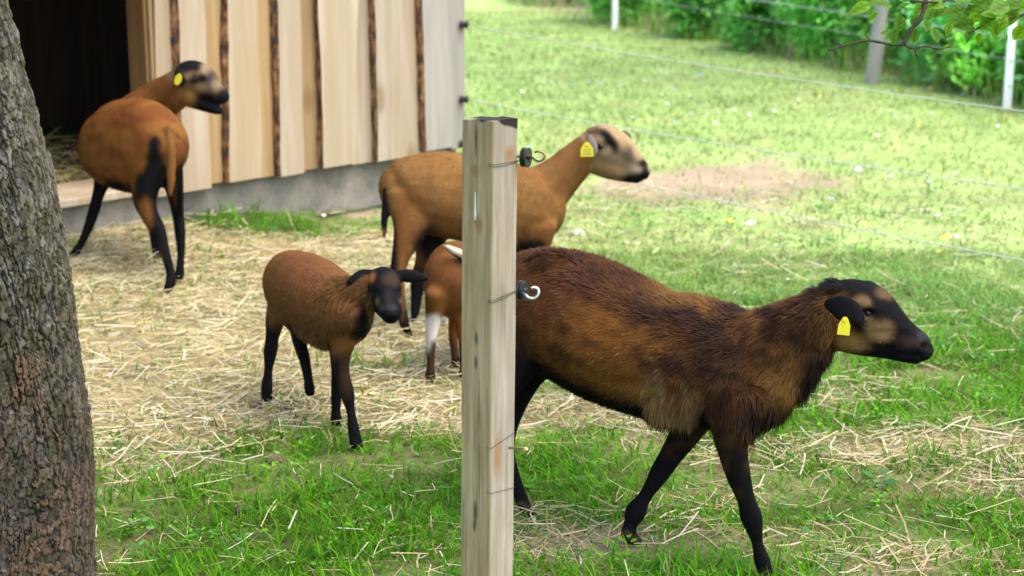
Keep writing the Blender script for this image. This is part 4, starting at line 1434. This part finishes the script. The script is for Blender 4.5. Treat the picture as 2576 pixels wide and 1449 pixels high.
for dz in (0, .185):
    B.tube('ear', [(2080, 764, 3.885 + dz, 14, .009), (2106, 770, 3.866 + dz, 30, .008), (2135, 784, 3.852 + dz, 34, .007), (2154, 800, 3.848 + dz, 24, .007), (2160, 815, 3.846 + dz, 9, .006)], S=(.05, -1, .15))
B.leg('leg', [(1850, 985, 86), (1838, 1070, 58), (1842, 1130, 42), (1858, 1200, 33), (1876, 1256, 25), (1889, 1300, 30), (1898, 1335, 22), (1905, 1368, 16), (1917, 1412, 22), (1925, 1438, 19)], 4.00, (1946, 1466))
B.leg('leg', [(1762, 1010, 66), (1724, 1088, 42), (1692, 1138, 32), (1660, 1188, 27), (1640, 1220, 21), (1620, 1252, 18), (1598, 1288, 28), (1586, 1318, 19), (1580, 1342, 22)], 4.22, (1606, 1374))
B.leg('leg', [(1330, 800, 112), (1345, 885, 74), (1316, 958, 45), (1286, 1030, 35), (1273, 1090, 28), (1277, 1148, 21), (1289, 1191, 19), (1306, 1241, 18), (1316, 1268, 19)], 4.50, (1340, 1303))
B.leg('leg', [(1300, 800, 108), (1310, 885, 68), (1270, 975, 40), (1225, 1070, 28), (1208, 1110, 24), (1205, 1180, 18), (1210, 1250, 18), (1214, 1290, 18)], 4.38, (1234, 1324))
B.tube('torso', [(1360, 672, 4.34, 34, .04), (1400, 664, 4.32, 36, .04), (1440, 690, 4.32, 28, .03)])
B.tube('tail', [(1245, 720, 4.52, 16), (1225, 780, 4.55, 15), (1218, 860, 4.56, 12), (1216, 900, 4.56, 8)])
B.fuse()
B.base({'torso': (.090, .036, .008), 'neck': (.070, .031, .009), 'head': BLACK, 'jaw': BLACK, 'ear': BLACK * 1.2, 'leg': BLACK, 'hoof': (.035, .024, .014), 'tail': BLACK})
tn = B.part == 'torso'
lg = B.part == 'leg'
bodyish = tn | lg
B.paint((B.where(1360, 690, 4.35, 150, 110) * .75) * bodyish, (.066, .023, .008))
B.paint(B.where(1340, 790, 4.35, 120, 110, .4) * bodyish * .9, (.072, .028, .008))
B.paint(B.where(1520, 880, 4.1, 170, 110, .4, .5) * bodyish * .7, (.128, .050, .008))
stre = sstep(.46, .62, fbm(B.P * [16, 16, 30] + 50, 3))
B.paint(stre * bodyish * (~(lg & (B.u > .3))) * .65, (.036, .015, .006))
B.paint(sstep(.45, .85, B.rel) * tn * (.5 + .4 * stre) * sstep(.15, .4, B.u), (.034, .013, .006))
B.paint(B.where(1850, 1150, 4.02, 40, 100, .3) * lg * .45 * stre, (.060, .026, .009))
B.paint(B.where(1850, 1005, 4.02, 95, 80, .4, .5) * lg, (.060, .026, .008))
mot = sstep(.42, .58, fbm(B.P * 24 + 3, 3))
wool = np.clip(B.where(1810, 890, 4.1, 180, 210, .6, .5) + (B.part == 'neck') * 1.0, 0, 1)
wool = B.smooth(np.repeat(wool[:, None], 3, 1), 10)[:, 0] if False else wool
B.paint(wool * .35, (.030, .013, .006))
B.paint(wool * mot * .8, (.018, .009, .005))
B.paint(wool * sstep(.54, .68, fbm(B.P * 22 + 30, 3)) * .8, (.130, .056, .012))
B.paint(B.where(1745, 742, 4.15, 120, 34, .5, .4) * .75, (.125, .060, .015))
B.paint(B.where(1990, 950, 4.0, 70, 75, .3, .5) * .7, (.165, .080, .019))
B.paint(B.where(1600, 1010, 4.05, 130, 40, .22, .4) * .45, (.17, .080, .022))
lock = fbm(B.P @ np.array([[60, 0, 0], [0, 60, 0], [0, 0, 8]]) + 70, 3)
B.paint(B.where(1685, 1005, 4.03, 75, 62, .22, .6) * sstep(.38, .60, lock) * .9, (.185, .112, .042))
bel = sstep(-.36, -.60, B.rel) * tn * (B.where(1690, 990, 4.03, 75, 80, .25, .4) < .35)
B.paint(bel, BLACK)
B.paint(B.where(1540, 1075, 4.15, 230, 52, .5, .3) * bodyish, BLACK)
B.paint(B.where(1325, 965, 4.45, 85, 85, .5, .4) * bodyish, BLACK)
chest = np.clip(B.where(1970, 1062, 4.0, 100, 52, .5, .45, .9) + B.where(2050, 980, 4.0, 48, 50, .5, .5, .9), 0, 1)
B.paint(chest * .96, BLACK)
B.paint(B.where(2070, 930, 3.98, 60, 60, .5, .4) * .9, BLACK)
face = np.isin(B.part, ('head', 'jaw', 'neck'))
B.paint(B.where(2100, 800, 3.93, 36, 60, .3, .4) * .9 * face, (.105, .048, .012))
B.paint(B.where(2146, 866, 3.92, 40, 27, .3, .4, .7) * face, (.150, .088, .028))
B.paint(B.where(2214, 838, 3.89, 34, 28, .3, .4, .7) * face, (.185, .108, .046))
B.paint(B.where(2196, 822, 3.88, 20, 14, .2, .3) * face * .9, (.17, .105, .045))
B.paint(B.where(2166, 760, 3.89, 20, 17, .08, .3) * face * .85, (.135, .080, .034))
B.paint(B.where(2180, 799, 3.885, 13, 4, .06, .3, .1) * face * .9, (.26, .19, .09))
B.paint(B.where(2219, 738, 3.94, 26, 15, .12, .4) * face * .7, (.115, .066, .030))
B.paint(B.where(2275, 862, 3.90, 40, 14, .1, .5) * face * .35, (.06, .038, .022))
for w_, dp in ((B.where(2182, 789, 3.885, 17, 11, .05, .4, 0), .006), (B.where(2321, 868, 3.885, 9, 7, .03, .4, 0), .007), (B.where(2300, 893, 3.89, 34, 4, .06, .4, 0), .004), (B.where(2262, 888, 3.90, 20, 4, .06, .4, 0), .003), (B.where(2240, 838, 3.88, 44, 10, .05, .5, 0), .004), (B.where(2208, 872, 3.89, 50, 7, .06, .5, 0), .004), (B.where(2150, 820, 3.89, 24, 12, .05, .5, 0), .004)):
    B.dent(w_ * face, dp)
B.paint(B.where(2318, 846, 3.905, 22, 16, .1, .5, .3) * face * .8, (.028, .030, .034))  # bluish grey sheen of the nose painted into the coat colour
B.paint(B.where(2330, 884, 3.90, 12, 8, .06, .5, .3) * face * .5, (.024, .026, .030))  # nose sheen carried down to the lip, also in colour
B.len[:] = .016
B.len = np.maximum(B.len, .026 * sstep(.55, .85, B.rel) * tn)
B.len[np.isin(B.part, ('head', 'jaw', 'ear'))] = .009
B.len[B.part == 'leg'] = .009
B.len[B.part == 'hoof'] = .0005
nothead = ~np.isin(B.part, ('head', 'jaw', 'ear'))
B.len = np.maximum(B.len, (.016 + .018 * fbm(B.P * 18, 2)) * sstep(.1, .8, wool) * nothead)
B.len = np.maximum(B.len, .026 * B.where(1745, 740, 4.15, 140, 60, .5))
B.len = np.maximum(B.len, .050 * B.where(1692, 1030, 4.03, 70, 50, .25))
B.len = np.maximum(B.len, .052 * chest)
B.len = np.maximum(B.len, .030 * B.where(2075, 900, 3.98, 60, 90, .5) * nothead)
B.len = np.maximum(B.len, .024 * B.where(2060, 720, 3.97, 90, 60, .5) * nothead)
B.len = np.maximum(B.len, .020 * B.where(1400, 640, 4.4, 70, 40, .5))
B.len = np.maximum(B.len, .020 * bel)
B.len = np.maximum(B.len, .030 * B.where(2092, 716, 3.96, 26, 20, .12, .4))
B.lift = np.where(B.len > .02, .55, .30)
B.lift = np.maximum(B.lift, .75 * sstep(.6, .9, B.rel) * tn)
B.lift = np.maximum(B.lift, 1.3 * B.where(2092, 716, 3.96, 26, 20, .12, .4))
B.lift = np.maximum(B.lift, .95 * np.maximum(B.where(1745, 735, 4.15, 150, 40, .5), B.where(2000, 745, 4.0, 110, 70, .5)) * nothead)
B.comb()
frg = B.where(1692, 1010, 4.03, 90, 70, .25, .5)[:, None]
B.flow = nrm(B.flow * (1 - frg) + frg * np.array([-.15, 0, -1.]))
B.finish('dark brown ewe with shaggy neck wool walking behind the wooden post', 'sheep', 150000, .0012)
B.eye(hd, 2182, 788, 3.8945, .0095)
B.ear_tag(2123, 820, 3.825, 32, 46, -.10)

# ---------------------------------------------------------------- tan ewe standing with raised neck
dM = lambda x: 6.20 + (x - 1030) / 737 * .30
B = Body('tan_ewe', heading_S(at(1030, 500, dM(1030)), at(1380, 500, dM(1380))), .0065)
B.tube('torso', [(x, y, dM(x), r, w) for x, y, r, w in ((990, 476, 58, .07), (1008, 474, 80, .105), (1045, 480, 96, .13), (1100, 487, 107, .15), (1200, 501, 112, .16), (1290, 518, 108, .145), (1345, 530, 95, .12), (1380, 535, 66, .08))])
B.tube('neck', [(1330, 505, dM(1330), 84, .09), (1380, 470, dM(1370), 66, .07), (1425, 428, dM(1400), 52, .056), (1465, 390, dM(1420), 46, .050), (1498, 366, dM(1430), 44, .048)])
HM = np.array([1.0, -.30, 0]); SM = np.array([HM[1], -HM[0], 0])
dh = dM(1430)
hm = B.tube('head', [(1494, 362, dh, 46, .052), (1520, 364, dh - .01, 51, .058), (1548, 378, dh - .02, 49, .056), (1576, 400, dh - .03, 41, .044), (1600, 421, dh - .045, 31, .036), (1616, 434, dh - .05, 25, .032), (1622, 438, dh - .052, 17, .022)], S=SM)
B.tube('jaw', [(1502, 408, dh, 34, .036), (1540, 424, dh - .015, 30, .034), (1580, 440, dh - .035, 20, .027), (1605, 449, dh - .048, 13, .022)], S=SM)
for s_ in (-.065, .075):
    B.tube('head', [(1528, 350, dh + s_, 15, .016), (1548, 358, dh + s_ - .005, 14, .014)], S=SM)
B.tube('ear', [(1481, 340, dh - .075, 8, .008), (1485, 358, dh - .085, 16, .008), (1489, 380, dh - .09, 18, .007), (1493, 396, dh - .09, 8, .006)], S=(-.3, -1, .1))
B.tube('ear', [(1566, 332, dh + .08, 8, .008), (1577, 340, dh + .10, 11, .008), (1583, 352, dh + .115, 6, .006)], S=(-.3, -1, .1))
B.leg('leg', [(1038, 492, 66), (1033, 570, 48), (1010, 640, 26), (1000, 690, 20), (1006, 745, 14), (1012, 790, 13), (1016, 812, 15)], dM(1030) - .055, (1032, 850))
B.leg('leg', [(1070, 520, 70), (1082, 590, 46), (1072, 650, 29), (1052, 710, 21), (1047, 750, 15), (1044, 784, 13)], dM(1060) + .08, (1036, 818))
B.leg('leg', [(1345, 570, 62), (1345, 640, 36), (1350, 700, 22), (1352, 740, 17), (1354, 775, 13)], dM(1345) - .08, (1366, 806))
B.leg('leg', [(1330, 570, 58), (1325, 640, 33), (1322, 700, 20), (1322, 740, 16), (1322, 770, 13)], dM(1335) + .08, (1330, 800))
B.tube('tail', [(986, 440, 6.16, 13), (974, 480, 6.14, 11), (968, 530, 6.13, 10), (966, 575, 6.13, 8), (967, 594, 6.13, 5)])
B.fuse()
B.base({'torso': (.148, .074, .022), 'neck': (.118, .057, .017), 'head': (.25, .175, .090), 'jaw': (.19, .120, .050), 'ear': (.15, .125, .105), 'leg': (.125, .055, .015), 'hoof': BLACK, 'tail': BLACK})
lg = B.part == 'leg'
B.paint(sstep(640, 690, np.array([CY + F_PX * (-(p - CAM) @ UV) / ((p - CAM) @ FV) for p in B.P])) * lg, BLACK)
B.paint(B.where(1004, 690, 6.1, 18, 110, .12, .5) * lg * .9, (.125, .055, .015))
B.paint(B.where(1085, 620, 6.2, 40, 55, .5, .4), BLACK)
B.paint(B.where(990, 650, 6.1, 10, 90, .2, .5) * lg, BLACK)
B.paint(B.where(1335, 640, 6.3, 60, 40, .5) * lg, BLACK)
B.paint(sstep(-.75, -.95, B.rel) * (B.part == 'torso'), BLACK)
B.paint(sstep(.45, .62, fbm(B.P * [14, 14, 26] + 9, 3)) * (B.part == 'torso') * .45, (.115, .048, .012))
B.paint(sstep(.2, -.8, B.rel) * (B.part == 'torso') * .35, (.15, .066, .017))
B.paint(B.where(967, 590, 6.13, 14, 14, .2), (.125, .055, .015))
hf = np.isin(B.part, ('head', 'jaw'))
for qx, qy, qr in ((1497, 330, 10), (1508, 332, 10), (1519, 337, 12), (1528, 346, 13), (1535, 356, 14), (1541, 366, 15), (1546, 377, 13)):
    B.paint(B.where(qx, qy, dh - .05, qr, qr, .055, .35, .2) * hf, BLACK)
B.paint(B.where(1513, 370, dh - .06, 15, 9, .07, .45, .3) * hf * .95, BLACK)
for qx, qy, qr in ((1560, 386, 13), (1574, 396, 14), (1588, 405, 13), (1600, 412, 12)):
    B.paint(B.where(qx, qy, dh - .05, qr, qr, .06, .6, .5) * hf * .5, (.06, .046, .034))
B.paint(B.where(1580, 390, dh - .05, 14, 22, .12, .5) * hf * .8, (.045, .034, .025))
B.paint(B.where(1616, 414, dh - .06, 13, 14, .12, .4, .2) * hf, BLACK * 1.4)
B.paint(B.where(1597, 452, dh - .05, 34, 17, .2, .35, .2) * hf, BLACK)
B.paint(B.where(1622, 440, dh - .05, 15, 16, .2, .35, .2) * hf, BLACK)
B.paint(B.where(1596, 428, dh - .07, 18, 8, .06, .4, .2) * hf * .8, (.34, .27, .17))
B.paint(B.where(1524, 380, dh - .06, 14, 12, .06, .4) * hf * .6, (.36, .28, .17))
B.paint(B.where(1488, 330, dh, 22, 16, .2, .4) * .7, (.10, .055, .025))
B.len[:] = .013; B.len[B.part == 'hoof'] = .0005; B.len[np.isin(B.part, ('head', 'jaw', 'ear'))] = .005
B.len = np.maximum(B.len, .02 * B.where(1478, 335, dh, 20, 16, .2))
B.comb()
B.finish('tan ewe with raised neck and pale face standing side on behind the post', 'sheep', 48000, .0017)
B.eye(hm, 1511, 368, dh - .058, .0125)
B.ear_tag(1476, 376, dh - .115, 33, 36, .03, print_=True)

# ---------------------------------------------------------------- chestnut sheep at the shed door, seen from behind, bleating
B = Body('left', heading_S(at(405, 370, 6.45), at(250, 370, 6.9)), .0065)
hl = nrm((at(250, 370, 6.9) - at(405, 370, 6.45)) * [1, 1, 0])
B.S = np.array([-hl[1], hl[0], 0]); B.S = B.S if B.S[0] > 0 else -B.S
B.tube('torso', [(416, 385, 6.42, 50, .07), (402, 372, 6.47, 92, .112), (372, 364, 6.55, 116, .138), (328, 366, 6.66, 118, .150), (288, 369, 6.77, 103, .136), (260, 370, 6.86, 78, .105), (240, 370, 6.9, 48, .08)])
SN = nrm(np.cross([0, 0, 1.], nrm((at(460, 215, 6.82) - at(300, 330, 6.84)) * [1, 1, 0])))
SN = SN if SN[1] < 0 else -SN
B.tube('neck', [(300, 330, 6.84, 66, .08), (350, 290, 6.86, 60, .07), (395, 258, 6.86, 55, .062), (430, 234, 6.84, 50, .056), (460, 214, 6.82, 45, .05)], S=SN)
SL = np.array([-.12, -1, 0])
hl_ = B.tube('head', [(458, 205, 6.82, 43, .05), (484, 199, 6.81, 48, .055), (510, 210, 6.80, 45, .052), (534, 228, 6.79, 33, .038), (554, 240, 6.785, 23, .031), (564, 245, 6.78, 17, .026)], S=SL)
B.tube('jaw', [(478, 240, 6.81, 34, .040), (500, 256, 6.81, 22, .034), (524, 268, 6.80, 16, .027), (545, 277, 6.79, 12, .022), (554, 280, 6.785, 9, .017)], S=SL)
for s_ in (-.062, .06):
    B.tube('head', [(496, 186, 6.81 + s_, 12, .014), (512, 194, 6.805 + s_, 11, .013)], S=SL)
B.tube('ear', [(444, 178, 6.76, 6, .007), (448, 190, 6.752, 13, .007), (454, 204, 6.748, 15, .007), (459, 216, 6.745, 7, .006)], S=(-.2, -1, .1))
B.tube('ear', [(450, 180, 6.87, 6, .007), (452, 192, 6.89, 12, .007), (456, 206, 6.90, 13, .007)], S=(-.2, -1, .1))
B.leg('leg', [(383, 415, 74), (364, 485, 47), (374, 535, 29), (397, 580, 24), (413, 630, 17), (427, 678, 14), (431, 704, 16)], 6.46, (420, 740))
B.leg('leg', [(428, 420, 52), (440, 485, 30), (448, 540, 19), (453, 590, 17), (455, 640, 12), (452, 685, 14)], 6.60, (448, 714))
B.leg('leg', [(268, 430, 52), (250, 480, 23), (236, 530, 18), (222, 572, 15), (205, 610, 12), (190, 634, 13)], 6.82, (172, 652))
B.leg('leg', [(360, 450, 46), (380, 530, 19), (386, 580, 15), (390, 622, 12), (393, 636, 13)], 6.80, (400, 656))
B.tube('tail', [(424, 325, 6.40, 13), (430, 380, 6.37, 15), (430, 440, 6.365, 13), (428, 488, 6.37, 8)])
B.tube('tail', [(440, 345, 6.42, 7), (449, 400, 6.44, 11), (452, 470, 6.46, 12), (452, 540, 6.5, 9)])
B.fuse()
B.base({'torso': (.150, .061, .014), 'neck': (.092, .037, .010), 'head': (.095, .062, .034), 'jaw': BLACK, 'ear': BLACK, 'leg': BLACK, 'hoof': BLACK, 'tail': (.125, .055, .014)})
tn, lg = B.part == 'torso', B.part == 'leg'
B.paint(sstep(.44, .62, fbm(B.P * [12, 12, 20] + 5, 3)) * tn * .6, (.085, .026, .007))
B.paint(B.where(320, 300, 6.6, 90, 40, .6, .5) * tn * .5, (.085, .024, .007))
B.paint(B.where(372, 420, 6.4, 85, 90, .4, .4) * lg, (.16, .062, .011))
B.paint(B.where(388, 362, 6.36, 17, 24, .3, .3, .2), BLACK)
B.paint(B.where(388, 415, 6.36, 26, 45, .3, .35, .3) * (B.part != 'tail'), BLACK)
B.paint(B.where(375, 470, 6.36, 52, 55, .3, .35, .3) * (B.part != 'tail'), BLACK)
B.paint(B.where(300, 482, 6.7, 50, 26, .5, .35) , BLACK)
B.paint(B.where(372, 545, 6.45, 20, 40, .2, .4) * lg, (.13, .052, .013))
B.paint(B.where(412, 675, 6.45, 9, 50, .2, .5) * lg * .7, (.11, .05, .018))
px_u = CX + F_PX * ((B.P - CAM) @ XV) / ((B.P - CAM) @ FV)
B.paint((B.part == 'tail') * sstep(441, 446, px_u), BLACK)
hf = np.isin(B.part, ('head', 'jaw'))
B.paint(B.where(470, 250, 6.77, 34, 34, .2, .4) * (hf | (B.part == 'neck')), (.155, .078, .020))
B.paint(B.where(478, 165, 6.80, 36, 22, .2, .4) * hf, BLACK * 1.5)
B.paint(B.where(498, 170, 6.76, 12, 22, .1, .4, .2) * hf, BLACK)
B.paint(B.where(515, 190, 6.75, 14, 16, .1, .4, .2) * hf, BLACK)
B.paint(B.where(522, 172, 6.79, 14, 20, .15, .4, .2) * hf * .8, (.20, .145, .085))
B.paint(B.where(487, 190, 6.75, 16, 10, .08, .4) * hf * .8, (.16, .10, .045))
B.paint(B.where(490, 205, 6.75, 16, 9, .08, .4) * hf * .9, BLACK)
B.paint(B.where(506, 222, 6.75, 16, 15, .1, .4) * hf * .8, (.19, .125, .06))
B.paint(B.where(530, 205, 6.77, 10, 30, .1, .4, .3) * hf * .7, (.03, .026, .028))
B.paint(B.where(546, 218, 6.78, 13, 15, .1, .4) * hf * .7, (.19, .145, .085))
B.paint(B.where(566, 244, 6.78, 19, 22, .2, .35, .2) * hf, BLACK * 1.6)
B.paint(B.where(520, 262, 6.78, 34, 30, .2, .35, .2) * hf, BLACK)
B.len[:] = .012; B.len[B.part == 'hoof'] = .0005; B.len[np.isin(B.part, ('head', 'jaw', 'ear'))] = .005
B.comb()
B.finish('chestnut sheep seen from behind at the shed door, bleating with head turned', 'sheep', 48000, .0017)
B.eye(hl_, 492, 200, 6.756, .011)
B.ear_tag(448, 200, 6.728, 18, 30, -.35, shape='oval', facing=(-.2, -1, .1))

# ---------------------------------------------------------------- woolly lamb stepping towards us
B = Body('lamb_front', heading_S(at(725, 705, 5.36), at(880, 795, 4.97)), .0055)
hl = nrm((at(880, 795, 4.97) - at(725, 705, 5.36)) * [1, 1, 0])
B.S = np.array([-hl[1], hl[0], 0])
B.S = B.S if B.S[0] > 0 else -B.S
B.tube('torso', [(716, 702, 5.40, 48, .05), (728, 706, 5.36, 76, .080), (762, 734, 5.24, 102, .098), (802, 758, 5.14, 103, .100), (845, 782, 5.04, 97, .090), (878, 792, 4.97, 78, .070), (898, 796, 4.93, 48, .05)])
B.tube('neck', [(866, 762, 4.99, 68, .06), (905, 745, 4.96, 56, .055), (938, 732, 4.94, 46, .05), (955, 724, 4.93, 40, .045)])
SF = nrm(np.array([.94, .34, 0]))
hh = B.tube('head', [(960, 706, 4.965, 36, .042), (964, 716, 4.93, 46, .047), (970, 740, 4.885, 44, .046), (979, 768, 4.84, 33, .034), (986, 788, 4.81, 25, .028), (988, 796, 4.80, 17, .019)], S=SF)
B.tube('jaw', [(956, 755, 4.93, 30, .030), (972, 782, 4.86, 22, .026), (984, 802, 4.81, 14, .020)], S=SF)
B.tube('ear', [(945, 696, 4.945, 13, .010), (917, 695, 4.94, 21, .010), (892, 703, 4.93, 15, .009), (876, 708, 4.92, 7, .006)], S=(0, -1, .3))
B.tube('ear', [(1000, 692, 4.935, 13, .010), (1030, 694, 4.94, 19, .010), (1056, 698, 4.95, 13, .009), (1076, 702, 4.955, 6, .006)], S=(0, -1, .3))
B.leg('leg', [(706, 755, 60), (692, 808, 36), (685, 848, 22), (680, 885, 22), (675, 930, 14), (671, 972, 19), (671, 992, 17)], 5.42, (672, 1019))
B.leg('leg', [(752, 815, 48), (754, 862, 26), (766, 905, 18), (774, 945, 15), (777, 968, 15)], 5.16, (782, 1002), 5.16)
B.leg('leg', [(868, 845, 58), (857, 902, 34), (862, 945, 23), (873, 990, 23), (882, 1035, 14), (889, 1078, 19), (893, 1102, 18)], 4.98, (901, 1136))
B.leg('leg', [(850, 855, 45), (848, 930, 22), (846, 985, 18), (845, 1028, 15), (845, 1050, 17)], 5.10, (849, 1079))
B.tube('tail', [(700, 690, 5.44, 12), (690, 730, 5.47, 12), (684, 770, 5.48, 10), (682, 800, 5.48, 6)])
B.fuse()
B.base({'torso': (.098, .044, .013), 'neck': (.084, .038, .011), 'head': BLACK, 'jaw': BLACK, 'ear': BLACK, 'leg': BLACK, 'hoof': BLACK, 'tail': (.10, .04, .014)})
tn, lg = B.part == 'torso', B.part == 'leg'
B.paint(sstep(.5, .9, B.rel) * tn * .5, (.115, .046, .019))
B.paint(B.where(712, 760, 5.36, 55, 60, .3, .4) * lg, (.115, .046, .01))
B.paint(B.where(862, 840, 4.98, 58, 50, .3, .4) * lg, (.105, .044, .01))
B.paint(B.where(866, 950, 4.94, 14, 60, .1, .5) * lg * .5, (.05, .024, .010))
B.paint(B.where(925, 840, 4.93, 38, 75, .3, .35) * (~lg), BLACK)
B.paint(B.where(940, 790, 4.93, 30, 40, .3, .35) * (B.part != 'head'), BLACK)
B.paint(B.where(982, 703, 4.88, 21, 17, .08, .45, .9) * (B.part == 'head') * .85, (.030, .018, .010))
B.paint(B.where(940, 700, 4.95, 10, 16, .1, .4, .2) * (B.part != 'ear'), (.17, .07, .022))
B.paint(B.where(934, 775, 4.95, 10, 40, .1, .5) * .8, (.14, .078, .02))
B.paint(B.where(953, 760, 4.88, 8, 10, .08, .5, .6) * .8, (.11, .085, .035))
B.paint(B.where(962, 775, 4.86, 6, 8, .08, .5, .6) * .6, (.09, .07, .03))
B.paint(B.where(1012, 757, 4.87, 6, 9, .08, .5, .6) * .7, (.10, .075, .03))
B.paint(B.where(980, 764, 4.84, 15, 14, .05, .5) * .4, (.045, .030, .022))
hf = np.isin(B.part, ('head', 'jaw'))
for qx, qy, qd, rx_, ry_, dp in ((946, 735, 4.875, 13, 9, .005), (1003, 733, 4.865, 11, 9, .005), (977, 786, 4.79, 6, 4, .004), (994, 786, 4.785, 6, 4, .004), (986, 800, 4.79, 18, 3, .003)):
    B.dent(B.where(qx, qy, qd, rx_, ry_, .04, .4, 0) * hf, dp)
B.paint(B.where(984, 776, 4.80, 15, 9, .05, .5, .2) * hf * .9, (.030, .030, .034))  # sheen on the nose tip painted in as pale grey
B.paint(B.where(976, 750, 4.84, 10, 26, .05, .5, .2) * hf * .6, (.020, .017, .017))  # highlight down the nose bridge painted into the colour
B.len[:] = .012; B.len[B.part == 'hoof'] = .0005; B.len[np.isin(B.part, ('head', 'jaw', 'ear', 'leg'))] = .006
B.len = np.maximum(B.len, .022 * np.isin(B.part, ('neck',)))
B.len = np.maximum(B.len, .026 * B.where(780, 850, 5.15, 90, 40, .3) * tn)
B.lift = np.where(B.len > .011, .4, .2)
B.comb()
B.flow[tn] = nrm(B.flow[tn] + np.array([0, 0, -1.3]))
B.finish('woolly brown lamb with black face and legs stepping over the straw', 'lamb', 52000, .0015, ridges=.0042)
B.eye(hh, 945, 734, 4.868, .0095)

# ---------------------------------------------------------------- second lamb, mostly hidden by the post
B = Body('lamb_back', (1, 0, 0), .0065)
hl = nrm((at(1220, 720, 5.87) - at(1128, 695, 5.56)) * [1, 1, 0])
B.S = np.array([-hl[1], hl[0], 0])
B.S = B.S if B.S[0] > 0 else -B.S
B.tube('torso', [(1114, 692, 5.52, 58, .06), (1130, 696, 5.56, 92, .094), (1162, 706, 5.66, 100, .102), (1195, 716, 5.76, 93, .095), (1218, 724, 5.85, 72, .078), (1230, 730, 5.90, 44, .05)])
B.tube('neck', [(1214, 722, 5.86, 50, .05), (1236, 760, 5.93, 40, .042), (1246, 800, 5.96, 34, .038)])
h2 = B.tube('head', [(1246, 800, 5.965, 32, .038), (1250, 824, 5.98, 32, .040), (1252, 850, 5.985, 24, .030), (1253, 866, 5.985, 15, .022)])
B.tube('ear', [(1236, 798, 5.94, 7, .006), (1220, 806, 5.93, 12, .006), (1206, 816, 5.92, 5, .005)], S=(0, -1, .3))
B.tube('ear', [(1262, 798, 5.98, 7, .006), (1276, 806, 5.99, 12, .006), (1288, 816, 6.0, 5, .005)], S=(0, -1, .3))
B.leg('leg', [(1102, 735, 58), (1092, 788, 33), (1086, 830, 21), (1083, 870, 16), (1083, 910, 13), (1082, 940, 15)], 5.52, (1079, 966))
B.leg('leg', [(1150, 735, 55), (1160, 795, 30), (1166, 850, 19), (1166, 900, 13), (1166, 935, 14)], 5.60, (1168, 958))
B.leg('leg', [(1158, 765, 48), (1140, 835, 19), (1143, 880, 13), (1146, 905, 13)], 5.72, (1149, 930))
B.leg('leg', [(1212, 775, 40), (1212, 845, 16), (1210, 885, 12), (1210, 900, 12)], 5.86, (1212, 920))
B.tube('tail', [(1172, 646, 5.50, 14), (1150, 636, 5.475, 13), (1130, 625, 5.465, 10), (1117, 616, 5.465, 5)])
B.fuse()
B.base({'torso': (.110, .044, .013), 'neck': (.10, .04, .01), 'head': BLACK, 'jaw': BLACK, 'ear': BLACK, 'leg': (.030, .016, .009), 'hoof': BLACK, 'tail': (.44, .36, .25)})
lg = B.part == 'leg'
B.paint(B.where(1110, 740, 5.55, 70, 70, .3, .3) * lg, (.110, .044, .013))
B.paint(B.where(1150, 790, 5.65, 40, 80, .3, .4) * lg * (B.where(1086, 830, 5.52, 30, 60, .1) < .1), (.125, .046, .012))
B.paint(B.where(1086, 826, 5.50, 36, 34, .12, .3, .25) * lg, (.50, .48, .44))
B.paint(B.where(1070, 860, 5.50, 12, 30, .12, .4) * lg * .9, (.46, .44, .40))
B.paint((B.part == 'tail') * sstep(.0, -.35, B.N[:, 2]), BLACK)
B.len[:] = .010; B.len[B.part == 'hoof'] = .0005; B.len[np.isin(B.part, ('head', 'ear', 'leg'))] = .006
B.comb()
B.finish('reddish brown lamb with white hind leg and pale tail behind the post', 'lamb', 20000, .0016)
